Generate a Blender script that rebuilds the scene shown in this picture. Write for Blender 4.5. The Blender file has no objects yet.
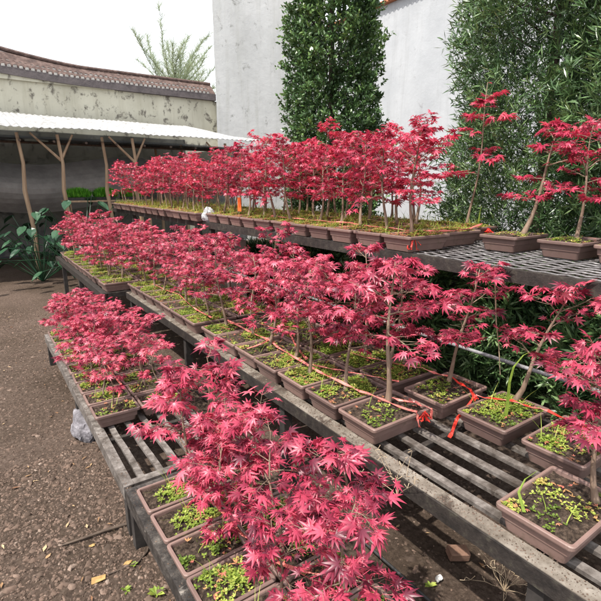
import bpy, math, random
import numpy as np
from mathutils import Vector, Matrix, noise
random.seed(7); rng = np.random.default_rng(7)
R = math.radians
S = bpy.context.scene
COL = S.collection
CAMZ = 1.6

# ------------------------------------------------------------------ helpers
class MB:
    """collects vertices / faces, builds ONE mesh object"""
    def __init__(s): s.v = []; s.f = []; s.t = []
    def add(s, v, f, t=None):
        b = len(s.v); s.v += [tuple(p) for p in v]; s.f += [tuple(i + b for i in q) for q in f]
        s.t += [0.5 if t is None else t] * len(v)
    def box(s, x0, x1, y0, y1, z0, z1, bev=0.0):
        if bev <= 0:
            v = [(x, y, z) for z in (z0, z1) for y in (y0, y1) for x in (x0, x1)]
            s.add(v, [(0, 2, 3, 1), (4, 5, 7, 6), (0, 1, 5, 4), (2, 6, 7, 3), (0, 4, 6, 2), (1, 3, 7, 5)])
        else:
            b = bev
            def ring(i, z): return [(x0+i+b, y0+i, z), (x1-i-b, y0+i, z), (x1-i, y0+i+b, z), (x1-i, y1-i-b, z), (x1-i-b, y1-i, z), (x0+i+b, y1-i, z), (x0+i, y1-i-b, z), (x0+i, y0+i+b, z)]
            rs = [ring(b, z0), ring(0, z0+b), ring(0, z1-b), ring(b, z1)]
            s.loops(rs, True, True)
    def loops(s, rs, cap0=False, cap1=False):
        n = len(rs[0]); v = [p for r in rs for p in r]; f = []
        for k in range(len(rs)-1):
            for i in range(n):
                j = (i+1) % n; f.append((k*n+i, k*n+j, (k+1)*n+j, (k+1)*n+i))
        if cap0: f.append(tuple(range(n-1, -1, -1)))
        if cap1: f.append(tuple((len(rs)-1)*n + i for i in range(n)))
        s.add(v, f)
    def tube(s, pts, rad, n=6, caps=True):
        pts = [Vector(p) for p in pts]
        if not hasattr(rad, '__len__'): rad = [rad]*len(pts)
        rs = []
        ref = Vector((0.31, 0.17, 1)) if abs((pts[-1]-pts[0]).normalized().z) < .9 else Vector((1, .2, 0))
        for i, p in enumerate(pts):
            d = (pts[min(i+1, len(pts)-1)] - pts[max(i-1, 0)]).normalized()
            a = d.cross(ref).normalized(); b = d.cross(a)
            rs.append([tuple(p + (a*math.cos(2*math.pi*k/n) + b*math.sin(2*math.pi*k/n))*rad[i]) for k in range(n)])
        s.loops(rs, caps, caps)
    def strip(s, pts, w, side=(0, 0, 1), th=0.0012):
        pts = [Vector(p) for p in pts]; side = Vector(side)
        rs = []
        for i, p in enumerate(pts):
            d = (pts[min(i+1, len(pts)-1)] - pts[max(i-1, 0)]).normalized()
            a = d.cross(side)
            if a.length < .1: a = d.cross(Vector((1, 0, 0)))
            a.normalize(); b = d.cross(a).normalized()
            ww = w*(0.75+0.5*random.random())
            tw = random.uniform(-.9, .9); a2 = a*math.cos(tw)+b*math.sin(tw); b2 = b*math.cos(tw)-a*math.sin(tw)
            rs.append([tuple(p+a2*ww/2+b2*th), tuple(p-a2*ww/2+b2*th), tuple(p-a2*ww/2-b2*th), tuple(p+a2*ww/2-b2*th)])
        s.loops(rs, True, True)
    def build(s, name, mat, parent=None, smooth=False, loc=None):
        me = bpy.data.meshes.new(name); me.from_pydata(s.v, [], s.f); me.update()
        a = me.attributes.new('tint', 'FLOAT', 'POINT'); a.data.foreach_set('value', np.array(s.t, dtype=np.float32))
        if smooth: me.polygons.foreach_set('use_smooth', [True]*len(me.polygons))
        me.materials.append(mat)
        return link(name, me, parent, loc)
def link(name, me, parent=None, loc=None):
    o = bpy.data.objects.new(name, me); COL.objects.link(o)
    if parent: o.parent = parent
    if loc: o.location = loc
    return o
def np_mesh(name, V, F, T, mat, smooth=False):
    """V (n,3), F list of index arrays (list of tuples), T per-vertex tint"""
    me = bpy.data.meshes.new(name)
    if isinstance(F, np.ndarray): ln = np.full(len(F), F.shape[1], dtype=np.int32); idx = F.reshape(-1).astype(np.int32)
    else: ln = np.fromiter((len(q) for q in F), dtype=np.int32, count=len(F)); idx = np.fromiter((k for q in F for k in q), dtype=np.int32, count=int(ln.sum()))
    me.vertices.add(len(V)); me.vertices.foreach_set('co', np.asarray(V, dtype=np.float32).reshape(-1))
    me.loops.add(len(idx)); me.loops.foreach_set('vertex_index', idx)
    me.polygons.add(len(ln)); me.polygons.foreach_set('loop_start', np.concatenate([[0], np.cumsum(ln)[:-1]]).astype(np.int32)); me.update(calc_edges=True); me.validate()
    a = me.attributes.new('tint', 'FLOAT', 'POINT'); a.data.foreach_set('value', np.asarray(T, dtype=np.float32))
    me.materials.append(mat); return me
def empty(name, loc, rz=0):
    o = bpy.data.objects.new(name, None); COL.objects.link(o); o.location = loc; o.rotation_euler = (0, 0, rz); o.empty_display_size = .1
    return o
def tag(o, label, cat, group=None, kind=None):
    o['label'] = label; o['category'] = cat
    if group: o['group'] = group
    if kind: o['kind'] = kind
    return o
P_ = R(14); A_ = R(35); F_ = 463.0
def ray(x, y):
    cx = (x-300.5)/F_; cy = -(y-300.5)/F_
    d = (cx, math.cos(P_)+cy*math.sin(P_), -math.sin(P_)+cy*math.cos(P_))
    return d[0]*math.cos(A_)+d[1]*math.sin(A_), -d[0]*math.sin(A_)+d[1]*math.cos(A_), d[2]
def at_z(x, y, z):
    X, Y, Z = ray(x, y); t = (z-CAMZ)/Z; return X*t, Y*t

# ------------------------------------------------------------------ materials
def newmat(name):
    m = bpy.data.materials.new(name); m.use_nodes = True; nt = m.node_tree
    return m, nt, nt.nodes['Principled BSDF'], nt.nodes['Material Output']
def N(nt, t, **k):
    n = nt.nodes.new(t)
    for a, b in k.items(): setattr(n, a, b)
    return n
def ramp(nt, fac, stops):
    r = N(nt, 'ShaderNodeValToRGB'); e = r.color_ramp.elements
    while len(e) < len(stops): e.new(.5)
    for i, (p, c) in enumerate(stops): e[i].position = p; e[i].color = (*c, 1)
    nt.links.new(fac, r.inputs[0]); return r.outputs[0]
def noise_n(nt, scale, detail=5, rough=.6, co=None, dist=0):
    n = N(nt, 'ShaderNodeTexNoise'); n.inputs['Scale'].default_value = scale; n.inputs['Detail'].default_value = detail
    n.inputs['Roughness'].default_value = rough; n.inputs['Distortion'].default_value = dist
    if co is not None: nt.links.new(co, n.inputs['Vector'])
    return n.outputs['Fac']
def coords(nt, which='Object', scale=None):
    c = N(nt, 'ShaderNodeTexCoord').outputs[which]
    if scale:
        m = N(nt, 'ShaderNodeMapping'); m.inputs['Scale'].default_value = scale; nt.links.new(c, m.inputs[0]); return m.outputs[0]
    return c
def mixc(nt, fac, a, b, mode='MIX'):
    m = N(nt, 'ShaderNodeMix', data_type='RGBA', blend_type=mode)
    if isinstance(fac, (int, float)): m.inputs[0].default_value = fac
    else: nt.links.new(fac, m.inputs[0])
    for i, c in ((6, a), (7, b)):
        if isinstance(c, tuple): m.inputs[i].default_value = (*c, 1)
        else: nt.links.new(c, m.inputs[i])
    return m.outputs[2]
def bump(nt, bs, h, strength=.5, dist=.01):
    b = N(nt, 'ShaderNodeBump'); b.inputs['Strength'].default_value = strength; b.inputs['Distance'].default_value = dist
    nt.links.new(h, b.inputs['Height']); nt.links.new(b.outputs[0], bs.inputs['Normal'])
def surf(name, stops, scale=8, rough=.8, bstr=.4, bdist=.01, bscale=None, vec=None, detail=6, spec=.3, which='Object', stain=None):
    m, nt, bs, out = newmat(name); co = coords(nt, which, vec)
    c = ramp(nt, noise_n(nt, scale, detail, .65, co), stops)
    if stain:
        sc, col, lo, hi = stain
        f = ramp(nt, noise_n(nt, sc, 8, .7, co, .6), [(lo, (0, 0, 0)), (hi, (1, 1, 1))])
        c = mixc(nt, f, c, col)
    nt.links.new(c, bs.inputs['Base Color']); bs.inputs['Roughness'].default_value = rough
    bs.inputs['Specular IOR Level'].default_value = spec
    bump(nt, bs, noise_n(nt, bscale or scale*4, 6, .7, co), bstr, bdist)
    return m
def leafmat(name, stops, rough=.45, trans=.35, tcol=None, spec=.4, objvar=.0):
    m, nt, bs, out = newmat(name)
    at = N(nt, 'ShaderNodeAttribute', attribute_name='tint').outputs['Fac']
    if objvar:
        oi = N(nt, 'ShaderNodeObjectInfo').outputs['Random']
        ma = N(nt, 'ShaderNodeMath', operation='MULTIPLY_ADD'); nt.links.new(oi, ma.inputs[0]); ma.inputs[1].default_value = objvar; ma.inputs[2].default_value = -objvar/2
        ad = N(nt, 'ShaderNodeMath', operation='ADD', use_clamp=True); nt.links.new(at, ad.inputs[0]); nt.links.new(ma.outputs[0], ad.inputs[1]); at = ad.outputs[0]
    c = ramp(nt, at, stops)
    nz = ramp(nt, noise_n(nt, 60, 3, .6, coords(nt)), [(.3, (.72, .72, .72)), (.7, (1.15, 1.15, 1.15))])
    c = mixc(nt, 1.0, c, nz, 'MULTIPLY')
    nt.links.new(c, bs.inputs['Base Color']); bs.inputs['Roughness'].default_value = rough; bs.inputs['Specular IOR Level'].default_value = spec
    tr = N(nt, 'ShaderNodeBsdfTranslucent'); mx = N(nt, 'ShaderNodeMixShader'); mx.inputs[0].default_value = trans
    nt.links.new(mixc(nt, 1.0, c, tcol or (1.3, 1.1, 1.0), 'MULTIPLY'), tr.inputs[0])
    nt.links.new(bs.outputs[0], mx.inputs[1]); nt.links.new(tr.outputs[0], mx.inputs[2]); nt.links.new(mx.outputs[0], out.inputs[0])
    return m
M = {}
M['leaf'] = leafmat('maple_leaf', [(0, (.13, .014, .034)), (.35, (.36, .034, .078)), (.7, (.58, .072, .135)), (1, (.72, .14, .19))], rough=.40, trans=.32, spec=.6, objvar=.25)
M['leaf_top'] = leafmat('maple_leaf_bright', [(0, (.17, .014, .036)), (.35, (.40, .030, .078)), (.7, (.61, .058, .125)), (1, (.76, .10, .15))], rough=.40, trans=.36, spec=.6, objvar=.3)
M['bark'] = surf('maple_bark', [(.3, (.13, .085, .06)), (.55, (.24, .17, .125)), (.8, (.34, .27, .21))], 30, .85, .6, .003, vec=(1, 1, .3))
M['pot'] = surf('brown_plastic', [(.3, (.150, .094, .082)), (.6, (.195, .128, .112)), (.85, (.26, .18, .16))], 7, .5, .15, .002, spec=.4, stain=(9, (.27, .21, .18), .60, .78))
def vary(m, lo, hi, mud=None):
    nt = m.node_tree; bs = nt.nodes['Principled BSDF']; l = bs.inputs['Base Color'].links[0]; c = l.from_socket
    oi = N(nt, 'ShaderNodeObjectInfo').outputs['Random']; f = ramp(nt, oi, [(0, (lo, lo, lo)), (1, (hi, hi, hi*.98))]); c = mixc(nt, 1.0, c, f, 'MULTIPLY')
    if mud:
        ob = N(nt, 'ShaderNodeObjectInfo').outputs['Location']; va = N(nt, 'ShaderNodeVectorMath', operation='ADD'); nt.links.new(coords(nt), va.inputs[0]); nt.links.new(ob, va.inputs[1])
        k = ramp(nt, noise_n(nt, 26, 9, .75, va.outputs[0]), [(.54, (0, 0, 0)), (.66, (.75, .75, .75))]); c = mixc(nt, k, c, mud)
    nt.links.new(c, bs.inputs['Base Color'])
vary(M['pot'], .78, 1.2, (.12, .085, .062))
M['soil'] = surf('potting_soil', [(.35, (.016, .010, .007)), (.5, (.055, .037, .026)), (.62, (.12, .085, .062)), (.75, (.24, .19, .15))], 60, .95, 1.0, .012, bscale=120)
M['weed'] = leafmat('weed_leaf', [(0, (.07, .12, .018)), (.5, (.21, .30, .04)), (.85, (.42, .48, .10)), (.93, (.50, .30, .12)), (1, (.62, .17, .14))], rough=.6, trans=.3)
M['fallen'] = leafmat('fallen_leaf', [(0, (.30, .05, .04)), (.5, (.55, .14, .11)), (1, (.50, .33, .20))], rough=.7, trans=.15)
M['dead'] = leafmat('dead_leaf', [(0, (.16, .07, .035)), (.6, (.30, .18, .09)), (1, (.46, .34, .20))], rough=.8, trans=.1)
M['metal'] = surf('weathered_bench_metal', [(.32, (.014, .012, .011)), (.5, (.038, .033, .030)), (.64, (.085, .074, .066)), (.80, (.19, .17, .15))], 24, .6, .8, .005, bscale=110, detail=9, stain=(9, (.30, .27, .24), .63, .70))
M['pale_edge'] = surf('pale_worn_edge', [(.3, (.08, .066, .052)), (.48, (.155, .132, .108)), (.62, (.22, .195, .165)), (.8, (.33, .30, .26))], 14, .75, .6, .003, bscale=110, detail=9, stain=(4.5, (.055, .042, .033), .52, .60))
M['dark_metal'] = surf('mossy_dark_metal', [(.3, (.014, .012, .011)), (.55, (.034, .028, .025)), (.7, (.06, .055, .042)), (.85, (.12, .11, .10))], 25, .65, .7, .004, bscale=90)
M['slat'] = surf('worn_slat', [(.3, (.055, .046, .040)), (.5, (.135, .118, .106)), (.62, (.205, .185, .17)), (.8, (.34, .32, .30))], 22, .65, .7, .004, bscale=90, stain=(7, (.05, .040, .032), .5, .64))
M['galv'] = surf('galvanised_wire', [(.3, (.06, .055, .055)), (.55, (.17, .16, .16)), (.8, (.42, .41, .41))], 30, .38, .3, .002, spec=.6, stain=(12, (.04, .034, .032), .50, .66))
M['leg'] = surf('dark_leg_metal', [(.3, (.020, .018, .017)), (.7, (.055, .048, .044))], 12, .7, .4, .003)
M['tape'] = surf('pink_plastic_tape', [(.3, (.50, .10, .085)), (.6, (.68, .20, .17)), (.8, (.75, .36, .30))], 18, .35, .2, .002, spec=.5)
M['redtape'] = surf('red_plastic_tape', [(.3, (.50, .020, .015)), (.7, (.70, .055, .035))], 18, .35, .2, .002, spec=.5)
M['orange'] = surf('orange_plastic', [(.3, (.70, .10, .02)), (.7, (.80, .17, .04))], 18, .45, .2, .002)
M['wood'] = surf('pale_pole_wood', [(.3, (.20, .13, .08)), (.7, (.40, .29, .19))], 20, .8, .4, .004, vec=(1, 1, .1))
_n = surf('black_shade_net', [(.3, (.035, .038, .045)), (.7, (.09, .095, .11))], 4, .8, .4, .02, bscale=9)
def see_through(m, k):
    nt = m.node_tree; out = nt.nodes['Material Output']; bs = nt.nodes['Principled BSDF']; t = N(nt, 'ShaderNodeBsdfTransparent'); mx = N(nt, 'ShaderNodeMixShader'); mx.inputs[0].default_value = k
    nt.links.new(bs.outputs[0], mx.inputs[1]); nt.links.new(t.outputs[0], mx.inputs[2]); nt.links.new(mx.outputs[0], out.inputs[0]); return m
M['net'] = see_through(_n, .42)
M['tarp'] = surf('grey_tarpaulin', [(.3, (.24, .23, .22)), (.7, (.42, .40, .38))], 3, .7, .5, .03, bscale=5)
M['stone'] = surf('grey_stone', [(.3, (.07, .065, .07)), (.5, (.17, .16, .175)), (.7, (.30, .29, .31))], 16, .85, .7, .006)
M['pebble'] = leafmat('ground_litter', [(0, (.05, .034, .024)), (.4, (.15, .10, .075)), (.8, (.28, .22, .18)), (1, (.50, .46, .42))], rough=.9, trans=.0)
M['dry'] = surf('dry_stem', [(.3, (.30, .22, .14)), (.7, (.50, .40, .28))], 20, .8, .3, .002)
M['black'] = surf('black_hose', [(.3, (.015, .015, .015)), (.7, (.05, .05, .05))], 20, .4, .2, .002)
M['pipe'] = surf('grey_pipe', [(.3, (.16, .16, .165)), (.7, (.30, .30, .31))], 20, .45, .2, .002, stain=(9, (.08, .07, .06), .55, .68))
M['board'] = surf('sunlit_path_board', [(.3, (.34, .25, .16)), (.7, (.48, .38, .26))], 9, .85, .3, .003)  # pale tan of the board that stands in for a sunlit path
M['block'] = surf('pinkish_block', [(.3, (.36, .28, .25)), (.7, (.50, .42, .38))], 14, .9, .6, .005)
M['brick'] = surf('brick_piece', [(.3, (.13, .075, .05)), (.7, (.24, .14, .10))], 24, .9, .6, .004)
M['paper'] = surf('white_scrap', [(.3, (.60, .58, .54)), (.7, (.78, .77, .74))], 20, .8, .4, .004)
M['yellow'] = surf('yellow_chip', [(.3, (.24, .14, .05)), (.7, (.46, .31, .13))], 24, .8, .3, .002)
M['plastic_film'] = surf('white_film', [(.3, (.30, .31, .32)), (.7, (.50, .51, .52))], 20, .3, .5, .004)
_r = surf('white_roofing', [(.3, (.34, .34, .335)), (.55, (.48, .48, .475)), (.8, (.58, .58, .58))], 9, .55, .3, .006, stain=(10, (.20, .185, .17), .54, .62))
def translucent(m, k, col):
    nt = m.node_tree; out = nt.nodes['Material Output']; bs = nt.nodes['Principled BSDF']; t = N(nt, 'ShaderNodeBsdfTranslucent'); t.inputs[0].default_value = (*col, 1); mx = N(nt, 'ShaderNodeMixShader'); mx.inputs[0].default_value = k
    nt.links.new(bs.outputs[0], mx.inputs[1]); nt.links.new(t.outputs[0], mx.inputs[2]); nt.links.new(mx.outputs[0], out.inputs[0]); return m
M['roofing'] = translucent(_r, .30, (.75, .78, .80))
M['tile'] = surf('clay_tile', [(.3, (.045, .032, .030)), (.5, (.095, .062, .053)), (.65, (.15, .105, .092)), (.85, (.26, .21, .19))], 9, .85, .5, .01)
M['mortar'] = surf('white_mortar', [(.3, (.20, .19, .18)), (.7, (.50, .48, .45))], 12, .9, .5, .01)
M['coping'] = surf('dark_coping', [(.3, (.070, .060, .062)), (.7, (.14, .12, .12))], 5, .85, .5, .02)
M['bright_green'] = leafmat('seedling_leaf', [(0, (.04, .16, .01)), (.6, (.10, .36, .02)), (1, (.2, .5, .05))], rough=.6, trans=.3)
M['dark_leaf'] = leafmat('broad_dark_leaf', [(0, (.010, .035, .018)), (.6, (.020, .065, .030)), (1, (.04, .10, .05))], rough=.35, trans=.12)
M['hedge_leaf'] = leafmat('small_evergreen_leaf', [(0, (.028, .060, .022)), (.5, (.068, .14, .048)), (.85, (.13, .24, .075)), (1, (.20, .33, .10))], rough=.38, trans=.18, spec=.5)
M['needle'] = leafmat('narrow_evergreen_leaf', [(0, (.028, .060, .026)), (.5, (.068, .135, .050)), (.8, (.13, .23, .080)), (1, (.24, .35, .15))], rough=.38, trans=.18, spec=.5)
M['wisp'] = leafmat('feathery_needle', [(0, (.24, .32, .20)), (1, (.42, .50, .34))], rough=.6, trans=.3)
M['twig'] = surf('dark_twig', [(.3, (.045, .033, .026)), (.7, (.11, .08, .06))], 20, .85, .3, .003)

def plaster(name, base, dark, light, strk, patch, plo, phi):
    m, nt, bs, out = newmat(name); co = coords(nt)
    c = ramp(nt, noise_n(nt, .8, 7, .6, co), [(.3, dark), (.55, base), (.8, light)])
    st = coords(nt, 'Object', (3.0, 3.0, .22))
    f = ramp(nt, noise_n(nt, 1.6, 7, .7, st), [(.50, (0, 0, 0)), (.75, (.5, .5, .5))])
    c = mixc(nt, f, c, strk)
    f2 = ramp(nt, noise_n(nt, 3.6, 10, .74, coords(nt, 'Object', (1, 1, .8)), .35), [(plo, (0, 0, 0)), (phi, (1, 1, 1))])
    c = mixc(nt, f2, c, patch)
    nt.links.new(c, bs.inputs['Base Color']); bs.inputs['Roughness'].default_value = .9
    bump(nt, bs, noise_n(nt, 3.5, 8, .7, co), .35, .03)
    return m
M['old_wall'] = plaster('old_stained_plaster', (.52, .50, .40), (.38, .36, .28), (.62, .60, .49), (.27, .24, .16), (.15, .135, .11), .53, .61)
M['tall_wall'] = plaster('pale_plaster', (.58, .585, .57), (.47, .475, .46), (.66, .66, .645), (.36, .36, .31), (.25, .25, .23), .58, .68)
M['side_wall'] = plaster('blue_white_plaster', (.41, .425, .445), (.345, .36, .38), (.465, .48, .50), (.27, .275, .28), (.25, .25, .26), .60, .72)

# ground material
m, nt, bs, out = newmat('dirt'); co = coords(nt)
big = noise_n(nt, .7, 5, .6, co); fine = noise_n(nt, 40, 8, .75, co)
c1 = ramp(nt, fine, [(.28, (.060, .042, .032)), (.5, (.165, .120, .094)), (.68, (.27, .21, .17)), (.8, (.42, .37, .32))])
c2 = ramp(nt, fine, [(.3, (.045, .032, .023)), (.55, (.12, .087, .064)), (.8, (.21, .165, .13))])
c = mixc(nt, ramp(nt, big, [(.40, (0, 0, 0)), (.60, (1, 1, 1))]), c1, c2)
v = N(nt, 'ShaderNodeTexVoronoi'); v.inputs['Scale'].default_value = 38; nt.links.new(co, v.inputs['Vector'])
c = mixc(nt, .35, c, mixc(nt, 1.0, c, ramp(nt, v.outputs['Distance'], [(0, (1.5, 1.45, 1.4)), (.5, (.55, .5, .5))]), 'MULTIPLY'))
nt.links.new(c, bs.inputs['Base Color']); bs.inputs['Roughness'].default_value = .95; bs.inputs['Specular IOR Level'].default_value = .15
bump(nt, bs, fine, 1.0, .035); M['dirt'] = m

# ------------------------------------------------------------------ ground
def gz(x, y):
    n = noise.noise(Vector((x*1.3, y*1.3, 0)))*.018 + noise.noise(Vector((x*6, y*6, 3)))*.008 + noise.noise(Vector((x*15, y*15, 5)))*.009
    return n*max(0, 1-max(abs(x-1), abs(y-3))/14)
ax = [-300, -120, -50, -20, -10, -6, -4] + list(np.arange(-3, 4.5, .04)) + [5, 6, 8, 11, 15, 25, 50, 120, 300]
ay = [-300, -120, -50, -20, -8, -4, -2, -1] + list(np.arange(-.5, 7, .04)) + [7.5, 8, 9, 10, 12, 16, 25, 50, 120, 300]
V = [(x, y, gz(x, y)) for y in ay for x in ax]; n = len(ax)
g = MB(); g.add(V, [(j*n+i, j*n+i+1, (j+1)*n+i+1, (j+1)*n+i) for j in range(len(ay)-1) for i in range(n-1)])
o = g.build('ground', M['dirt'], smooth=True); o['kind'] = 'structure'

# litter (uncountable)
def litter(name, boxes, label, seed, szr=(.0022, .0085)):
    r = np.random.default_rng(seed); V = []; F = []; T = []
    q_ = .707
    base = np.array([(1, 0, 0), (q_, q_, .1), (0, 1, 0), (-q_, q_, -.1), (-1, 0, 0), (-q_, -q_, .1), (0, -1, 0), (q_, -q_, 0), (.55, 0, .75), (0, .55, .75), (-.55, 0, .75), (0, -.55, .75)], float)
    fs = [(0, 1, 8), (1, 9, 8), (1, 2, 9), (2, 3, 9), (3, 10, 9), (3, 4, 10), (4, 5, 10), (5, 11, 10), (5, 6, 11), (6, 7, 11), (7, 8, 11), (7, 0, 8), (8, 9, 10, 11)]
    for (x0, x1, y0, y1, n) in boxes:
        for i in range(n):
            x = r.uniform(x0, x1); y = r.uniform(y0, y1); s = r.uniform(*szr)*(2.4 if r.random() < .03 else 1)
            sc = np.array([s*r.uniform(.7, 1.5), s*r.uniform(.6, 1.1), s*r.uniform(.5, 1.0)]); a = r.uniform(0, 6.28)
            v = (base + r.uniform(-.38, .38, (12, 3)))*sc; ca, sa = math.cos(a), math.sin(a)
            v = np.stack([v[:, 0]*ca - v[:, 1]*sa, v[:, 0]*sa + v[:, 1]*ca, v[:, 2]], 1) + np.array([x, y, gz(x, y)-s*.1])
            b = len(V)*12; V.append(v); F += [tuple(k+b for k in q) for q in fs]; T += [min(1, abs(r.normal(.20, .17)))]*12
    return tag(link(name, np_mesh(name, np.concatenate(V), F, T, M['pebble'])), label, 'gravel', kind='stuff')
litter('gravel', [(-.9, .5, .7, 2.9, 24000), (-1.4, .8, 2.9, 7, 16000), (.9, 2.2, .3, 2.2, 2200)], 'small stones and crumbs of soil scattered on the bare dirt', 3)
# dead leaves
def leaves_flat(boxes, seed, name, label):
    r = np.random.default_rng(seed); V = []; F = []; T = []
    q = np.array([(-1, 0, 0), (-.2, .45, .12), (1, 0, .05), (-.1, -.45, .15)], float)
    for (x0, x1, y0, y1, n) in boxes:
        for i in range(n):
            x = r.uniform(x0, x1); y = r.uniform(y0, y1); s = r.uniform(.008, .024); a = r.uniform(0, 6.28); ca, sa = math.cos(a), math.sin(a)
            v = q*s*np.array([1, r.uniform(.4, 1.1), r.uniform(.3, 2)]); v = np.stack([v[:, 0]*ca - v[:, 1]*sa, v[:, 0]*sa + v[:, 1]*ca, v[:, 2]], 1)+np.array([x, y, gz(x, y)+.007])
            b = len(V)*4; V.append(v); F += [(b, b+1, b+2), (b, b+2, b+3)]; T += [r.random()]*4
    return tag(link(name, np_mesh(name, np.concatenate(V), F, T, M['dead'])), label, 'dead leaves', kind='stuff')
leaves_flat([(-1, .6, .8, 3.2, 150), (.9, 2, .5, 2, 40), (-1.5, 1, 3.2, 7, 100)], 5, 'leaf_litter', 'small brown and tan dead leaves lying on the dirt')

# ------------------------------------------------------------------ maple leaves / trees
def leaf_template(hi=True):
    """palmate seven lobed leaf, petiole at origin, pointing +x, unit = length of middle lobe"""
    ang = [0, 36, 76, 122] if hi else [0, 42, 92]
    ln = [1.0, .93, .74, .42] if hi else [1.0, .86, .6]
    L = [(-a, l) for a, l in list(zip(ang, ln))[:0:-1]] + list(zip(ang, ln))
    V = [(0, 0, .02)]; F = []
    def P(a, r, z=0): return (math.cos(R(a))*r, math.sin(R(a))*r, z - .22*r*r)
    n = len(L)
    notch = []
    for i in range(n+1):
        if i == 0: a = L[0][0]-26; r = .10
        elif i == n: a = L[-1][0]+26; r = .10
        else: a = (L[i-1][0]+L[i][0])/2; r = .34*min(L[i-1][1], L[i][1])/.8
        V.append(P(a, r, -.03)); notch.append(len(V)-1)
    for i, (a, l) in enumerate(L):
        w = 10.5 if hi else 13.5
        V.append(P(a, l)); tip = len(V)-1
        V.append(P(a-w*1.15, l*.56, -.02)); sr = len(V)-1
        V.append(P(a+w*1.15, l*.56, -.02)); sl = len(V)-1
        if hi:
            V.append(P(a, l*.5, .035)); mm = len(V)-1
            F += [(0, notch[i], sr, mm), (mm, sr, tip), (0, mm, sl, notch[i+1]), (mm, tip, sl)]
        else:
            F += [(0, notch[i], sr, tip), (0, tip, sl, notch[i+1])]
    return np.array(V), F
LT = {True: leaf_template(True), False: leaf_template(False)}

def make_crown_mesh(name, leaves, hi, mat, r):
    """leaves: list of (origin pos of leaf base, outward dir, size, attach point)"""
    tv, tf = LT[hi]; tt_ = (tv[:, 2]+.22*(tv[:, 0]**2+tv[:, 1]**2))*2.6-.02; Vs = []; F = []; T = []; b = 0
    for (p, d, s, att) in leaves:
        d = np.array(d, float); d /= np.linalg.norm(d)+1e-9
        up = np.array([r.normal(0, .5), r.normal(0, .5), 1.0]); up /= np.linalg.norm(up)
        d = d - up*d.dot(up); d /= np.linalg.norm(d)+1e-9; sd = np.cross(up, d)
        v = tv.copy(); v[:, 2] += (-1.0*v[:, 0]**2*r.uniform(-.05, .35) + v[:, 1]**2*r.uniform(-.45, .1))
        v[:, 1] *= r.uniform(.8, 1.1)
        w = (v[:, 0:1]*d + v[:, 1:2]*sd + v[:, 2:3]*up)*s + np.array(p)
        Vs.append(w); F += [tuple(k+b for k in q) for q in tf]; t = float(np.clip(r.normal(.44, .28), 0, 1)); T += np.clip(t+tt_, 0, 1).tolist(); b += len(w)
        # petiole
        a0 = np.array(att); a1 = np.array(p)
        e = sd*.0008*1.0; e2 = up*.0010
        Vs.append(np.array([a0-e, a0+e, a1+e, a1-e, a0+e2, a1+e2])); F += [(b, b+1, b+2, b+3), (b, b+4, b+5, b+3), (b+1, b+4, b+5, b+2)]; T += [.8]*6; b += 6
    return np_mesh(name, np.concatenate(Vs), F, T, mat)

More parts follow.
